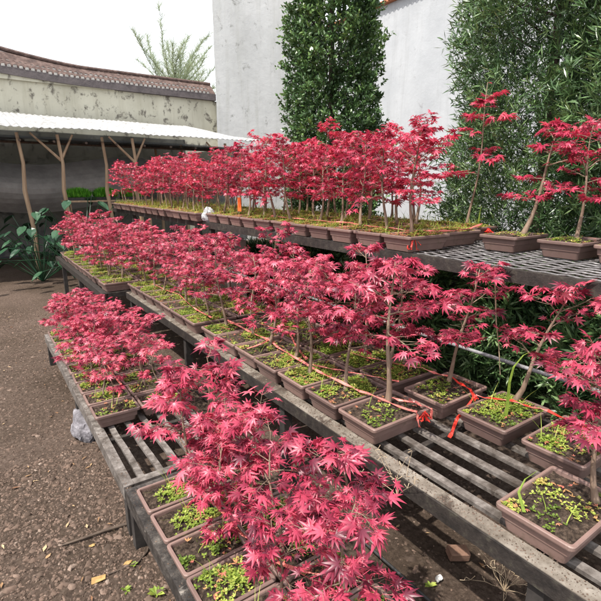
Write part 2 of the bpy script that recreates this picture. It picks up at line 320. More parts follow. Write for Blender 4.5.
def maple(seed, h=.6, crown0=.42, spread=.17, nb=9, leafsz=.042, hi=True, lean=(0, 0), dens=1.0, mat='leaf', thick=.010, layered=True):
    """returns (trunk_mesh, crown_mesh), base at the origin"""
    r = np.random.default_rng(seed); rr = random.Random(seed)
    tb = MB(); leaves = []
    pts = []; x = y = 0.0; n = 9
    bx, by = r.normal(0, .020, 2)
    ph = r.uniform(0, 6.28); am = r.uniform(.012, .034)
    for i in range(n):
        t = i/(n-1); z = h*t
        x = lean[0]*t**.8 + am*math.sin(ph+t*6)*(t**.5) + bx*t; y = lean[1]*t**.8 + am*math.cos(ph+t*5)*(t**.5) + by*t
        pts.append(Vector((x, y, z-.012)))
    rad = [thick*(1.0-.80*(i/(n-1))) + (thick*.75 if i == 0 else thick*.12 if i == 1 else 0) for i in range(n)]
    # finer base flare
    p01 = pts[0].lerp(pts[1], .25)
    tb.tube([pts[0], p01]+pts[1:], [rad[0], thick*1.25]+rad[1:], 7)
    def pt(t):
        f = t*(n-1); i = min(int(f), n-2); return pts[i].lerp(pts[i+1], f-i)
    az = r.uniform(0, 6.28)
    def leafat(p, d, s):
        d = Vector(d); 
        if d.length < 1e-4: d = Vector((1, 0, 0))
        d.normalize(); L = s*r.uniform(.45, .9)
        tip = p + Vector((d.x, d.y, d.z*.3+.15)).normalized()*L
        leaves.append((tuple(tip), (d.x, d.y, d.z-.15), s*r.uniform(.5, 1.18), tuple(p)))
    for k in range(nb):
        t = crown0 + (1-crown0)*(k+1.3*r.random()-.5)/nb; t = max(.2, min(t, .985))
        az += 2.4+r.normal(0, .35); base = pt(t)
        u = max(0.0, (t-crown0)/(1-crown0))
        L = spread*(.80+.45*u-.95*u**2.5)*r.uniform(.45, 1.35)
        el = r.uniform(-.05, .65)+.45*u
        d = Vector((math.cos(az)*math.cos(el), math.sin(az)*math.cos(el), math.sin(el)))
        bp = [base]; cur = base.copy(); dd = d.copy(); ns = 5
        for i in range(ns):
            dd = (dd + Vector((r.normal(0, .16), r.normal(0, .16), r.normal(-.06, .10)))).normalized(); cur = cur + dd*L/ns; bp.append(cur.copy())
        br = thick*.36*(1.1-.5*u)
        tb.tube(bp, [br*(1-.75*i/ns) for i in range(ns+1)], 5)
        for i in range(1, ns+1):
            side = 1 if i % 2 else -1
            if i < 2 and r.random() < .5: continue
            q = bp[i]
            for sgn in ((1, -1) if i > 1 else (side,)):
                a = math.atan2(dd.y, dd.x) + sgn*r.uniform(.6, 1.15)
                tl = L*.38*r.uniform(.5, 1.2)*(1.15-.12*i); e = r.uniform(-.1, .45)
                td = Vector((math.cos(a)*math.cos(e), math.sin(a)*math.cos(e), math.sin(e)))
                q2 = q+td*tl*.5+Vector((0, 0, r.normal(0, .004))); q3 = q2+(td+Vector((r.normal(0, .2), r.normal(0, .2), .0))).normalized()*tl*.5
                tb.tube([q, q2, q3], [br*.35, br*.28, br*.18], 4)
                if r.random() < dens*1.0: leafat(q3, td, leafsz)
                for w in (q2, q3):
                    for s2 in (1, -1):
                        if r.random() < dens*.80:
                            a2 = a+s2*r.uniform(.7, 1.3); leafat(w, (math.cos(a2), math.sin(a2), r.uniform(-.2, .3)), leafsz)
            if r.random() < dens*.4: leafat(q, (r.normal(), r.normal(), .2), leafsz)
        leafat(bp[-1], dd, leafsz); leafat(bp[-1], dd+Vector((r.normal(0, .6), r.normal(0, .6), 0)), leafsz)
    for i in range(int(5*dens)):
        a = i*1.3; leafat(pts[-1], (math.cos(a), math.sin(a), .3), leafsz*.9)
    tme = None
    to = tb.build('trunk', M['bark'], smooth=True); tme = to.data; bpy.data.objects.remove(to)
    cme = make_crown_mesh('crown', leaves, hi, M[mat], r)
    return tme, cme

# ------------------------------------------------------------------ pots
def rrect(hx, hy, r, z, n=4):
    out = []
    for (cx, cy, a0) in ((hx-r, hy-r, 0), (-hx+r, hy-r, 90), (-hx+r, -hy+r, 180), (hx-r, -hy+r, 270)):
        for k in range(n+1):
            a = R(a0+90*k/n); out.append((cx+r*math.cos(a), cy+r*math.sin(a), z))
    return out
def pot_mesh(LX, LY, H):
    hx, hy = LX/2, LY/2; m = MB()
    prof = [(-.030, .006, .012), (-.028, 0, .014), (-.013, H-.020, .014), (-.007, H-.019, .014), (-.001, H-.017, .015), (0, H-.013, .015), (0, H-.003, .015), (-.003, H, .013), (-.011, H, .010), (-.013, H-.004, .009), (-.017, H-.05, .008)]
    m.loops([rrect(hx+o, hy+o, r, z) for (o, z, r) in prof], True, False)
    for sx in (-1, 1):
        for sy in (-1, 1):
            x = sx*(hx-.055); y = sy*(hy-.048); m.box(x-.016, x+.016, y-.012, y+.012, -.006, .008, .002)
    o = m.build('pot', M['pot']); me = o.data; bpy.data.objects.remove(o); return me
def soil_mesh(LX, LY, H, seed, mound=.018):
    m = MB(); nx, ny = 64, 44; r = random.Random(seed); V = []
    hx, hy = LX/2-.0125, LY/2-.0125
    for j in range(ny+1):
        for i in range(nx+1):
            u = i/nx*2-1; v = j/ny*2-1; x = u*hx; y = v*hy
            z = H-.016 + mound*math.exp(-(u*u+v*v)*2.2) + .007*noise.noise(Vector((x*28+seed, y*28, seed))) + .006*noise.noise(Vector((x*80+seed, y*80, seed))) + .004*noise.noise(Vector((x*190+seed, y*190, seed)))
            V.append((x, y, z))
    m.add(V, [(j*(nx+1)+i, j*(nx+1)+i+1, (j+1)*(nx+1)+i+1, (j+1)*(nx+1)+i) for j in range(ny) for i in range(nx)])
    o = m.build('soil', M['soil'], smooth=True); me = o.data; bpy.data.objects.remove(o); return me
def weed_mesh(LX, LY, H, seed, dens=1.0, grass=0, fallen=.06):
    r = np.random.default_rng(seed); V = []; F = []; T = []; b = 0
    hx, hy = LX/2-.02, LY/2-.02
    def q(p, d, l, w, up=.4, t=.5):
        nonlocal b
        d = np.array([math.cos(d), math.sin(d), up]); sd = np.array([-d[1], d[0], 0])
        p = np.array(p); V.append(np.array([p, p+d*l*.5+sd*w*.5, p+d*l, p+d*l*.5-sd*w*.5])); F.append((b, b+1, b+2, b+3)); T.extend([t]*4); b += 4
    nc = int(26*dens*LX*LY/.09)
    for c in range(nc):
        cx, cy = r.uniform(-hx, hx), r.uniform(-hy, hy); sp = r.uniform(.012, .038); tt = r.uniform(.15, .88)
        if noise.noise(Vector((cx*9+seed*3.1, cy*9, 1.0))) < -.08: continue
        for k in range(int(r.uniform(12, 30))):
            x = np.clip(cx+r.normal(0, sp), -hx, hx); y = np.clip(cy+r.normal(0, sp), -hy, hy)
            z = H-.013+.018*math.exp(-((x/hx)**2+(y/hy)**2)*2.2)+abs(r.normal(0, .007)); s = r.uniform(.006, .014)
            a = r.uniform(0, 6.28)
            for j in range(3): q((x, y, z), a+j*2.1+r.normal(0, .2), s, s*.75, r.uniform(-.1, .7), float(np.clip(tt+r.normal(0, .12), 0, .9)))
    for k in range(int(fallen*300*LX*LY/.09)):
        x, y = r.uniform(-hx, hx), r.uniform(-hy, hy); a = r.uniform(0, 6.28); z = H-.008+.018*math.exp(-((x/hx)**2+(y/hy)**2)*2.2)+r.uniform(0, .012)
        s = r.uniform(.010, .024); t = r.uniform(.93, 1)
        for j in range(3): q((x, y, z), a+(j-1)*.7, s, s*.28, r.uniform(-.15, .3), t)
    for k in range(grass):
        x, y = r.uniform(-hx, hx)*.8, r.uniform(-hy, hy)*.8; a = r.uniform(0, 6.28); L = r.uniform(.05, .12); z = H-.01; p = np.array([x, y, z]); d = np.array([math.cos(a)*.25, math.sin(a)*.25, 1]); w = .0022
        sd = np.array([-math.sin(a), math.cos(a), 0])*w; pr = None; t = r.uniform(.45, .8)
        for i in range(5):
            c = p + d*L*i/4 + np.array([math.cos(a), math.sin(a), -.4])*L*.5*(i/4)**2
            ww = sd*(1-i/4.2)
            V.append(np.array([c-ww, c+ww])); T.extend([t]*2)
            if i: F.append((b-2, b-1, b+1, b))
            b += 2
    if not V: return None
    return np_mesh('weeds', np.concatenate(V), F, T, M['weed'])

BIG = (.36, .245, .09); SML = (.245, .175, .08)
POT = {BIG: pot_mesh(*BIG), SML: pot_mesh(*SML)}
SOIL = {k: [soil_mesh(*k, s) for s in range(4)] for k in (BIG, SML)}
WEED = {'lush': [weed_mesh(*BIG, 20+s, 1.9, 12, .10) for s in range(5)],
        'red': [weed_mesh(*BIG, 40+s, 2.6, 34, .85) for s in range(5)],
        'bare': [weed_mesh(*BIG, 60+s, .40, 2, .05) for s in range(3)],
        'small': [weed_mesh(*SML, 80+s, 1.2, 6, .08) for s in range(5)]}
print('pots done')
# tree variants
TOP = [maple(100+i, h=.54+.16*((i*37) % 10)/10, crown0=.34, spread=.19, nb=14, leafsz=.035, hi=False, mat='leaf_top', dens=.64, thick=.010, lean=(.05*math.cos(i*2.1), .05*math.sin(i*2.9))) for i in range(12)]
MID = [maple(200+i, h=.50+.14*((i*53) % 10)/10, crown0=.34, spread=.20, nb=13, leafsz=.039, hi=True, mat='leaf', dens=.52, thick=.010, lean=(.06*math.cos(i*2.3), .06*math.sin(i*1.7))) for i in range(11)]
LOW = [maple(300+i, h=.44+.10*((i*41) % 10)/10, crown0=.28, spread=.17, nb=10, lean=(.05*math.cos(i*2.3), .05*math.sin(i*1.7)), leafsz=.046, hi=True, mat='leaf', dens=.44, thick=.008) for i in range(7)]
FARLOW = [maple(350+i, h=.36+.12*((i*41) % 10)/10, crown0=.24, spread=.16, nb=10, lean=(.05*math.cos(i*2.3), .05*math.sin(i*1.7)), leafsz=.036, hi=True, mat='leaf', dens=.58, thick=.007) for i in range(5)]
FARSP = [maple(380+i, h=.34+.03*i, crown0=.5, spread=.11, nb=5, leafsz=.034, hi=True, dens=.45, thick=.006) for i in range(3)]
print('trees done')

ALLPOTS = []
def potted(X, Y, Z, tree, label, group, kind=BIG, weeds='lush', scale=1.0, off=(0, 0), rz=None, trz=None, cat='potted maple'):
    """one potted maple; X, Y centre of the pot, Z the surface it stands on"""
    i = len(ALLPOTS); rr = random.Random(i*17+3)
    z = Z+.006
    root = empty('potted_maple' if tree else 'weedy_pot', (X, Y, z), rr.uniform(-.035, .035) if rz is None else rz)
    tag(root, label, cat if tree else 'plant pot', group)
    p = link('pot', POT[kind], root); s = link('soil', SOIL[kind][rr.randrange(4)], p)
    if rr.random() < .5: s.rotation_euler = (0, 0, math.pi)
    w = WEED[weeds]; w = link('weeds', w[rr.randrange(len(w))], p); w['kind'] = 'stuff'
    if rr.random() < .5: w.rotation_euler = (0, 0, math.pi)
    if tree:
        a = rr.uniform(0, 6.28) if trz is None else trz; sc = scale*rr.uniform(.92, 1.08)
        lz = kind[2]+.0015
        for nm, me in (('trunk', tree[0]), ('crown', tree[1])):
            c = link(nm, me, root, (off[0], off[1], lz)); c.rotation_euler = (0, 0, a); c.scale = (sc, sc, sc)
    ALLPOTS.append((X, Y, Z))
    return root
ORD = ['', 'first', 'second', 'third', 'fourth', 'fifth', 'sixth', 'seventh', 'eighth', 'ninth', 'tenth', 'eleventh', 'twelfth', 'thirteenth', 'fourteenth', 'fifteenth', 'sixteenth', 'seventeenth', 'eighteenth', 'nineteenth', 'twentieth', 'twenty-first', 'twenty-second', 'twenty-third', 'twenty-fourth', 'twenty-fifth']

ZL, ZM, ZT = .28, .515, 1.215    # bench tops
tall = maple(401, h=.86, crown0=.36, spread=.17, nb=8, leafsz=.046, hi=True, lean=(.05, -.06), mat='leaf_top', dens=.36, thick=.008)
# ---- upper shelf: three rows
GT = 'potted red maples on the upper shelf'
rowname = ['front', 'middle', 'back']
for row, (x, y0, y1) in enumerate([(2.215, 1.93, 4.62), (2.585, 1.97, 4.62), (2.955, 2.08, 4.62)]):
    k = 0; y = y0
    while y < y1:
        k += 1
        t = tall if (row == 2 and k == 1) else None if (row == 1 and k == 1) or (row == 2 and k == 2) else TOP[(k*3+row*5) % 12]
        potted(x+random.uniform(-.008, .008), y, ZT, t, ('tall sparse red maple against the dark hedge, near end of the upper shelf' if t is tall else f'red maple, {ORD[k]} pot from the near end, {rowname[row]} row, near block of the upper shelf') if t else f'treeless weedy pot, {ORD[k]} from the near end, {rowname[row]} row of the upper shelf', GT,
               weeds='red', off=(.05, .06) if t is tall else (random.uniform(-.04, .06), random.uniform(-.03, .03)), trz=0 if t is tall else None, scale=1.05+.08*random.random())
        y += .262
for row, (x, y0, y1) in enumerate([(2.14, 4.86, 8.5), (2.51, 4.86, 8.5), (2.88, 4.86, 8.5)]):
    k = 0; y = y0
    while y < y1:
        k += 1
        potted(x+random.uniform(-.01, .01), y, ZT, TOP[(k*5+row*3+1) % 12], f'red maple, {ORD[k]} pot beyond the gap, {rowname[row]} row, far block of the upper shelf', GT,
               weeds='red', off=(random.uniform(-.04, .04), random.uniform(-.03, .03)), scale=.98)
        y += .262
# isolated right ones
tall2 = maple(402, h=.62, crown0=.36, spread=.20, nb=10, leafsz=.046, hi=True, lean=(.08, -.08), mat='leaf_top', dens=.48, thick=.014)
potted(2.69, 1.575, ZT, tall2, 'red maple with a thick pale trunk in a pot standing alone on the wire shelf', GT, weeds='bare', trz=0, off=(.06, -.02), scale=1.0, rz=0)
for k, (x, y) in enumerate([(2.70, 1.22), (2.70, .93), (3.04, 1.05)]):
    potted(x, y, ZT, TOP[(k*3+2) % 12], ['red maple on the wire shelf, just right of the lone pot', 'red maple at the right edge of the wire shelf, front pot', 'red maple at the right edge of the wire shelf, behind the others'][k], GT, weeds='bare')

# ---- middle bench
GM = 'potted red maples on the middle bench'
mb = 'middle bench'
m1 = maple(501, h=.64, crown0=.46, spread=.21, nb=12, leafsz=.047, hi=True, lean=(.02, .0), dens=.66, thick=.0125)
m2 = maple(502, h=.56, crown0=.42, spread=.20, nb=10, leafsz=.047, hi=True, lean=(.09, .02), dens=.6, thick=.011)
m3 = maple(503, h=.66, crown0=.36, spread=.21, nb=13, leafsz=.046, hi=True, lean=(.02, -.06), dens=.5, thick=.011)
m4 = maple(504, h=.56, crown0=.34, spread=.18, nb=9, leafsz=.046, hi=True, lean=(.06, -.13), dens=.36, thick=.011)
potted(1.425, 1.365, ZM, m1, 'maple with a stout straight trunk in the corner pot nearest the empty bench slats', GM, weeds='bare', trz=0, off=(.055, .035), scale=1, rz=0)
potted(1.425, 1.625, ZM, m2, 'maple with a crooked forked trunk in the second front pot of the middle bench', GM, weeds='lush', trz=.3, off=(-.01, .0), rz=0)
potted(1.84, 1.35, ZM, m3, 'maple in a bare dark soil pot, back row, below the wire shelf end', GM, weeds='bare', trz=0, off=(.08, .04), rz=0.02)
potted(1.86, 1.045, ZM, m4, 'sparse maple with a long grass blade in the pot right of the empty slats', GM, weeds='lush', trz=0, off=(.14, .03), rz=-.01)
potted(1.81, 1.645, ZM, MID[1], 'maple in the green weedy pot directly behind the crooked trunk, middle bench', GM, weeds='lush', off=(-.02, .05))
potted(1.43, .575, ZM, MID[4], 'maple in the front pot cut off by the right edge, near end of middle bench', GM, weeds='bare', off=(.10, -.06), rz=0, scale=.9)
potted(1.86, .74, ZM, MID[6], 'maple at the right edge, back row of the middle bench', GM, weeds='lush', off=(.08, -.03), scale=.9)
for row, x in enumerate((1.425, 1.80)):
    y = 1.885 if row == 0 else 1.905; k = 2
    while y < 2.98:
        k += 1
        potted(x+random.uniform(-.006, .006), y, ZM, MID[(k*2+row*3) % 11], f'maple in the {ORD[k]} pot from the near corner, {["front","back"][row]} row of the middle bench', GM,
               weeds=('lush', 'lush', 'bare')[k % 3], off=(random.uniform(-.05, .05), random.uniform(-.03, .03)), rz=random.uniform(-.02, .02))
        y += .256
for row, x in enumerate((1.41, 1.775)):
    y = 3.24; k = 0
    while y < 4.8:
        k += 1
        potted(x+random.uniform(-.006, .006), y, ZM, MID[(k*4+row*2+1) % 11], f'maple, {ORD[k]} pot of the second cluster, {["front","back"][row]} row of the middle bench', GM,
               weeds='lush', off=(random.uniform(-.05, .05), random.uniform(-.03, .03)), rz=random.uniform(-.02, .02), scale=.92)
        y += .256
GF = 'potted red maples on the far bench'
for row, x in enumerate((1.20, 1.57)):
    y = 5.10; k = 0
    while y < 7.9:
        k += 1
        potted(x+random.uniform(-.008, .008), y, ZM, MID[(k*2+row*5+3) % 11], f'maple in the {ORD[k]} pot from the near end, {["left","right"][row]} row of the far bench', GF,
               weeds='lush', off=(random.uniform(-.05, .05), random.uniform(-.03, .03)), scale=.95)
        y += .262

# ---- low bench, near part
GL = 'potted plants on the low front bench'
f1 = maple(601, h=.50, crown0=.30, spread=.15, nb=8, leafsz=.046, hi=True, lean=(.03, .02), dens=.46, thick=.009)
f2 = maple(602, h=.50, crown0=.34, spread=.17, nb=9, leafsz=.046, hi=True, lean=(.03, -.02), dens=.52, thick=.008)
yy = [1.69, 1.505, 1.32, 1.14, .96, .78, .60]
cfg = {  # (col, i): (tree, scale, off, label)
    (0, 0): (LOW[0], 1.0, (.07, .02), 'small maple in the far left corner pot of the low front bench'),
    (0, 1): (None, 1, (0, 0), 'weedy pot without a tree beside the low bench edge, second from its corner'),
    (0, 2): (LOW[2], .85, (.08, .0), 'maple in the third pot along the left edge of the low front bench'),
    (0, 3): (None, 1, (0, 0), 'dark weedy pot without a tree beside the low bench edge, fourth from its corner'),
    (0, 4): (LOW[3], .80, (.07, .0), 'maple in the nearest left pot of the low bench, at the bottom of the view'),
    (0, 5): (None, 1, (0, 0), 'weedy treeless pot at the very bottom, nearest on the low front bench'),
    (1, 0): (LOW[4], 1.12, (0, .02), 'maple in the far right corner pot of the low front bench'),
    (1, 1): (LOW[5], 1.0, (-.05, 0), 'maple in the second right pot of the low front bench'),
    (1, 2): (LOW[1], .95, (-.04, 0), 'maple in the third right pot of the low front bench'),
    (1, 3): (f2, .95, (-.05, .01), 'maple in the fourth right pot of the low front bench'),
    (1, 4): (f1, 1.0, (.0, .0), 'slim maple with star shaped leaves above the bare soil gap, low front bench'),
    (1, 5): (LOW[6], .85, (-.08, 0), 'maple with the largest leaves at the very bottom of the view'),
}
for (c, i), (t, sc, off, lb) in cfg.items():
    potted(.525+c*.252, yy[i], ZL, t, lb, GL, kind=SML, weeds='small', off=off, scale=sc, rz=random.uniform(-.015, .015))
# ---- low bench, far part
GK = 'potted plants on the low left bench'
for c in range(2):
    for i in range(10):
        y = 2.605+i*.19
        potted(.522+c*.252, y, ZL, (FARSP if i < 2 else FARLOW)[(i*2+c*3) % (3 if i < 2 else 5)], f'small maple, {ORD[i+1]} pot from the exposed slats, {["left","right"][c]} column of the low left bench', GK, kind=SML, weeds='small',
               off=(random.uniform(-.02, .03), random.uniform(-.02, .02)), scale=.92)

# ------------------------------------------------------------------ benches
def bench(name, x0, x1, y0, y1, zt, label, nsl, sw, legs, edge=.06, mat_edge='metal', mat_slat='slat', wires=False, fascia=.07, cross=.9, board=False):
    root = empty(name, ((x0+x1)/2, (y0+y1)/2, 0)); tag(root, label, 'bench')
    ox, oy = (x0+x1)/2, (y0+y1)/2
    x0 -= ox; x1 -= ox; y0 -= oy; y1 -= oy
    f = MB()
    # angle-iron edge: flat top leaf + vertical fascia, at both long sides, uneven surface
    for s, xa in ((1, x0), (-1, x1)):
        xs = sorted((xa, xa+s*edge)); n = max(2, int((y1-y0)/.12))
        rs = []
        for i in range(n+1):
            y = y0+(y1-y0)*i/n; j = noise.noise(Vector((xa*3, y*2.2, zt)))*.004; w = xa+j
            a, b = w, w+s*edge; t = s*.006
            r_ = [(a, y, zt), (b, y, zt+j*.3), (b, y, zt-.006), (a+t, y, zt-.007), (a+t, y, zt-fascia), (a, y, zt-fascia)]
            if s < 0: r_ = r_[::-1]
            rs.append(r_)
        f.loops(rs, True, True)
    for y in (y0, y1-.045): f.box(x0+edge+.001, x1-edge-.001, y, y+.045, zt-.05, zt-.001)
    f.build('frame', M[mat_edge], root)
    if board:
        eb = MB(); n = int((y1-y0)/.08); rs = []
        for i in range(n+1):
            y = y0+.01+(y1-y0-.02)*i/n; a = x0+.004+.003*noise.noise(Vector((1, y*9, 0))); b = x0+edge-.004+.004*noise.noise(Vector((4, y*9, 0))); dz = .001*noise.noise(Vector((2, y*12, 0)))
            rs.append([(a, y, zt+.0045+dz), (b, y, zt+.0055+dz), (b, y, zt+.0012), (a, y, zt+.0012)][::-1])
        eb.loops(rs, True, True); eb.build('edge_strip', M['pale_edge'], root)
    sl = MB(); xi0, xi1 = x0+edge, x1-edge
    for k in range(nsl):
        cx = xi0+(xi1-xi0)*(k+.5)/nsl
        if wires:
            n = int((y1-y0)/.05); pts = [(cx+.004*math.sin(i*1.9+k), y0+.02+(y1-y0-.04)*i/n, zt-.004+.0035*math.sin(i*math.pi)+(.004 if i % 2 else 0)) for i in range(n+1)]
            sl.tube(pts, .0048, 5)
        else:
            n = max(2, int((y1-y0)/.15)); rs = []
            for i in range(n+1):
                y = y0+.046+(y1-y0-.092)*i/n; j = random.uniform(-.0025, .0025); dz = random.uniform(-.0015, .0015)
                rs.append([(cx-sw/2+j, y, zt-.003+dz), (cx+sw/2+j, y, zt-.003+dz), (cx+sw/2+j, y, zt-.018), (cx-sw/2+j, y, zt-.018)][::-1])
            sl.loops(rs, True, True)
    sl.build('slats', M[mat_slat], root)
    y = y0+cross*.55
    while y < y1-.1:
        cr = MB()
        if wires:
            cr.tube([(xi0, y, zt-.014), (xi1, y, zt-.014)], .005, 5)
        else: cr.box(xi0+.001, xi1-.001, y-.014, y+.014, zt-.045, zt-.019, .002)
        y += cross
        cr.build('cross_bar', M['dark_metal'], root)
    for (lx, ly) in legs:
        l = MB(); lx -= ox; ly -= oy; w = .05; t = .006
        v = [(lx, ly), (lx+w, ly), (lx+w, ly+t), (lx+t, ly+t), (lx+t, ly+w), (lx, ly+w)]
        l.loops([[(a, b, z) for a, b in v] for z in (-.05, zt-.0485)], True, True)
        l.build('leg', M['leg'], root)
    return root
bench('low_bench', .392, .930, -.3, 1.925, ZL, 'low dark metal bench in the foreground, edge speckled with worn paint', 6, .028, [(.40, 1.86), (.87, 1.86), (.40, .9), (.87, .9), (.40, 0)], edge=.045, fascia=.07)
bench('low_bench', .392, .930, 1.945, 4.62, ZL, 'low left bench with bare grey slats at its near end, beside the dirt path', 5, .030, [(.40, 1.96), (.87, 1.96), (.40, 3.2), (.87, 3.2), (.40, 4.55)], edge=.045, mat_edge='slat')
bench('staging_bench', 1.205, 2.12, -.4, 4.90, ZM, 'middle height slatted bench with a broad pale worn front edge', 7, .036, [(1.225, .5), (1.225, 1.9), (1.225, 3.3), (1.225, 4.78), (2.05, 4.78), (2.05, .5), (2.05, 2.2), (2.05, 3.6)], edge=.07, fascia=.062, mat_edge='dark_metal', cross=.62, board=True)
bench('staging_bench', .985, 1.80, 4.96, 8.1, ZM, 'far left slatted bench on dark legs under a row of maples', 7, .036, [(1.0, 5.0), (1.0, 6.3), (1.0, 7.6), (1.7, 5.0)], edge=.06, fascia=.07, mat_edge='dark_metal', cross=.62)
bench('wire_shelf', 2.045, 3.22, -.4, 8.65, ZT, 'high shelf of wavy galvanised wires with a dark front rail', 17, .02, [(2.06, .3), (2.06, 4.6), (2.06, 7.5), (3.15, .3), (3.15, 2.3), (3.15, 4.6), (3.15, 7.5)], edge=.03, fascia=.062, mat_edge='dark_metal', mat_slat='galv', wires=True, cross=.16)

# soil crumbs lodged on benches (uncountable)
def crumbs(name, boxes, label, seed):
    r = np.random.default_rng(seed); V = []; F = []; T = []
    base = np.array([(1, 0, 0), (-1, 0, 0), (0, 1, 0), (0, -1, 0), (0, 0, 1)], float); fs = [(0, 2, 4), (2, 1, 4), (1, 3, 4), (3, 0, 4)]
    for (x0, x1, y0, y1, z, n) in boxes:
        for i in range(n):
            s = r.uniform(.0008, .0032); v = (base+r.uniform(-.3, .3, (5, 3)))*s*np.array([1.3, 1, .7])+np.array([r.uniform(x0, x1), r.uniform(y0, y1), z+.0008])
            b = len(V)*5; V.append(v); F += [tuple(k+b for k in q) for q in fs]; T += [min(1, abs(r.normal(.2, .25)))]*5
    return tag(link(name, np_mesh(name, np.concatenate(V), F, T, M['pebble'])), label, 'soil crumbs', kind='stuff')
crumbs('soil_crumbs', [(1.21, 1.275, 0, 4.8, ZM+.005, 2600), (.396, .434, .5, 4, ZL, 300)], 'crumbs of dark soil lodged on the worn bench edges', 11)

# ------------------------------------------------------------------ ties
def tie(name, pts, w, mat, label, sub=5, sag=.006):
    P = []
    for a, b in zip(pts[:-1], pts[1:]):
        a = Vector(a); b = Vector(b)
        for i in range(sub):
            t = i/sub; p = a.lerp(b, t); p.z -= sag*math.sin(t*math.pi); P.append(p+Vector((random.uniform(-.002, .002),)*3))
    P.append(Vector(pts[-1])); m = MB(); m.strip(P, w); o = m.build(name, M[mat]); tag(o, label, 'plastic tape', 'plastic tapes tying the pots together'); return o
zr = ZM+.118
def knot(parent_mb, p, n=7, L=.05, w=.009, seed=0):
    r = random.Random(seed)
    for k in range(n):
        a = r.uniform(0, 6.28); q = [Vector(p)]
        for i in range(4): q.append(q[-1]+Vector((math.cos(a)*.35+r.uniform(-.5, .5), math.sin(a)*.35+r.uniform(-.5, .5), r.uniform(-1.1, .25)))*L/4)
        parent_mb.strip(q, w)
tie('tie_tape', [(1.44, 3.0, zr), (1.46, 2.45, zr), (1.42, 2.1, zr), (1.40, 1.66, zr+.01), (1.45, 1.45, zr-.004), (1.50, 1.24, zr-.012), (1.515, 1.232, ZM+.03)], .013, 'tape', 'pink tape running along the front row over the second pot and corner pot')
tie('tie_tape', [(1.48, 1.40, zr+.005), (1.56, 1.30, zr-.004), (1.59, 1.232, zr-.016), (1.585, 1.226, ZM+.05)], .011, 'tape', 'short pink tape from the stout trunk over the corner pot rim')
tie('tie_tape', [(1.43, 1.95, zr), (1.52, 1.78, zr+.0), (1.62, 1.60, zr), (1.66, 1.5, zr)], .008, 'tape', 'thin pink tape looping across the weeds behind the crooked trunk')
tie('tie_tape', [(1.74, 1.95, zr), (1.80, 1.75, zr), (1.90, 1.55, zr), (1.93, 1.38, zr)], .012, 'tape', 'pink tape along the back row toward the bare soil pot')
tie('tie_tape', [(1.93, 1.39, zr), (1.90, 1.25, zr-.01), (1.85, 1.19, zr-.01), (1.70, 1.17, ZM+.05), (1.58, 1.12, ZM+.012)], .014, 'redtape', 'red tape stretched from the back pots down onto the empty slats')
tie('tie_tape', [(1.86, 1.19, zr-.01), (1.93, 1.05, zr), (1.97, .9, zr), (1.95, .7, zr)], .013, 'redtape', 'red tape crossing the pot with the long grass blade')
tie('tie_tape', [(1.36, 3.1, zr+.01), (1.38, 3.5, zr), (1.45, 4.0, zr), (1.4, 4.6, zr)], .014, 'tape', 'pink tape along the second cluster on the middle bench')
tie('tie_tape', [(1.40, 2.95, zr), (1.58, 2.75, zr+.01), (1.66, 2.5, zr), (1.52, 2.2, zr), (1.46, 2.02, zr)], .016, 'tape', 'wide pale red tape zigzagging over the far front pots')
tie('tie_tape', [(1.29, 2.42, zr-.02), (1.42, 2.38, zr+.02), (1.46, 2.5, zr)], .011, 'tape', 'short pink tape tied back over a far front pot rim')
tie('tie_tape', [(.55, 2.62, ZL+.13), (.60, 2.75, ZL+.15), (.62, 3.2, ZL+.12), (.5, 3.5, ZL+.12)], .010, 'tape', 'pink tape over the pots of the low left bench')
tie('tie_tape', [(.60, 1.42, ZL+.16), (.63, 1.26, ZL+.12), (.66, 1.10, ZL+.11), (.80, .92, ZL+.11)], .011, 'tape', 'pink tape slanting down through the weeds of the low front bench')
tie('tie_tape', [(2.2, 3.6, ZT+.12), (2.2, 3.1, ZT+.12), (2.26, 2.6, ZT+.12), (2.2, 2.1, ZT+.115), (2.3, 1.9, ZT+.11), (2.6, 1.85, ZT+.11), (2.95, 1.98, ZT+.12)], .018, 'tape', 'pale red tape along the near rim of the upper shelf block')
for lb, pp, n, L, s in [('bunch of shredded red tape knotted on the corner pot rim', (1.545, 1.235, ZM+.092), 12, .07, 1),
                        ('small red tape knot between the bare soil pot and its right neighbour', (1.845, 1.185, ZM+.11), 9, .035, 2),
                        ('red tape tassel hanging down from the upper shelf corner', (2.07, 1.84, ZT+.085), 10, .13, 3),
                        ('red tape knot at the back corner of the upper shelf block', (2.99, 1.945, ZT+.085), 9, .07, 4)]:
    m = MB(); knot(m, pp, n, L, .008, s); tag(m.build('tape_knot', M['redtape']), lb, 'tape knot', 'knots of red tape on the pots')
m = MB(); px_, py_ = 2.13, 4.05
m.box(px_-.012, px_-.009, py_-.035, py_+.035, ZT+.14, ZT+.27, .001)
knot(m, (px_-.01, py_, ZT+.29), 2, .03, .004, 5)
tag(m.build('orange_tag', M['orange']), 'orange plastic tag hanging among the trunks on the upper shelf', 'tag')
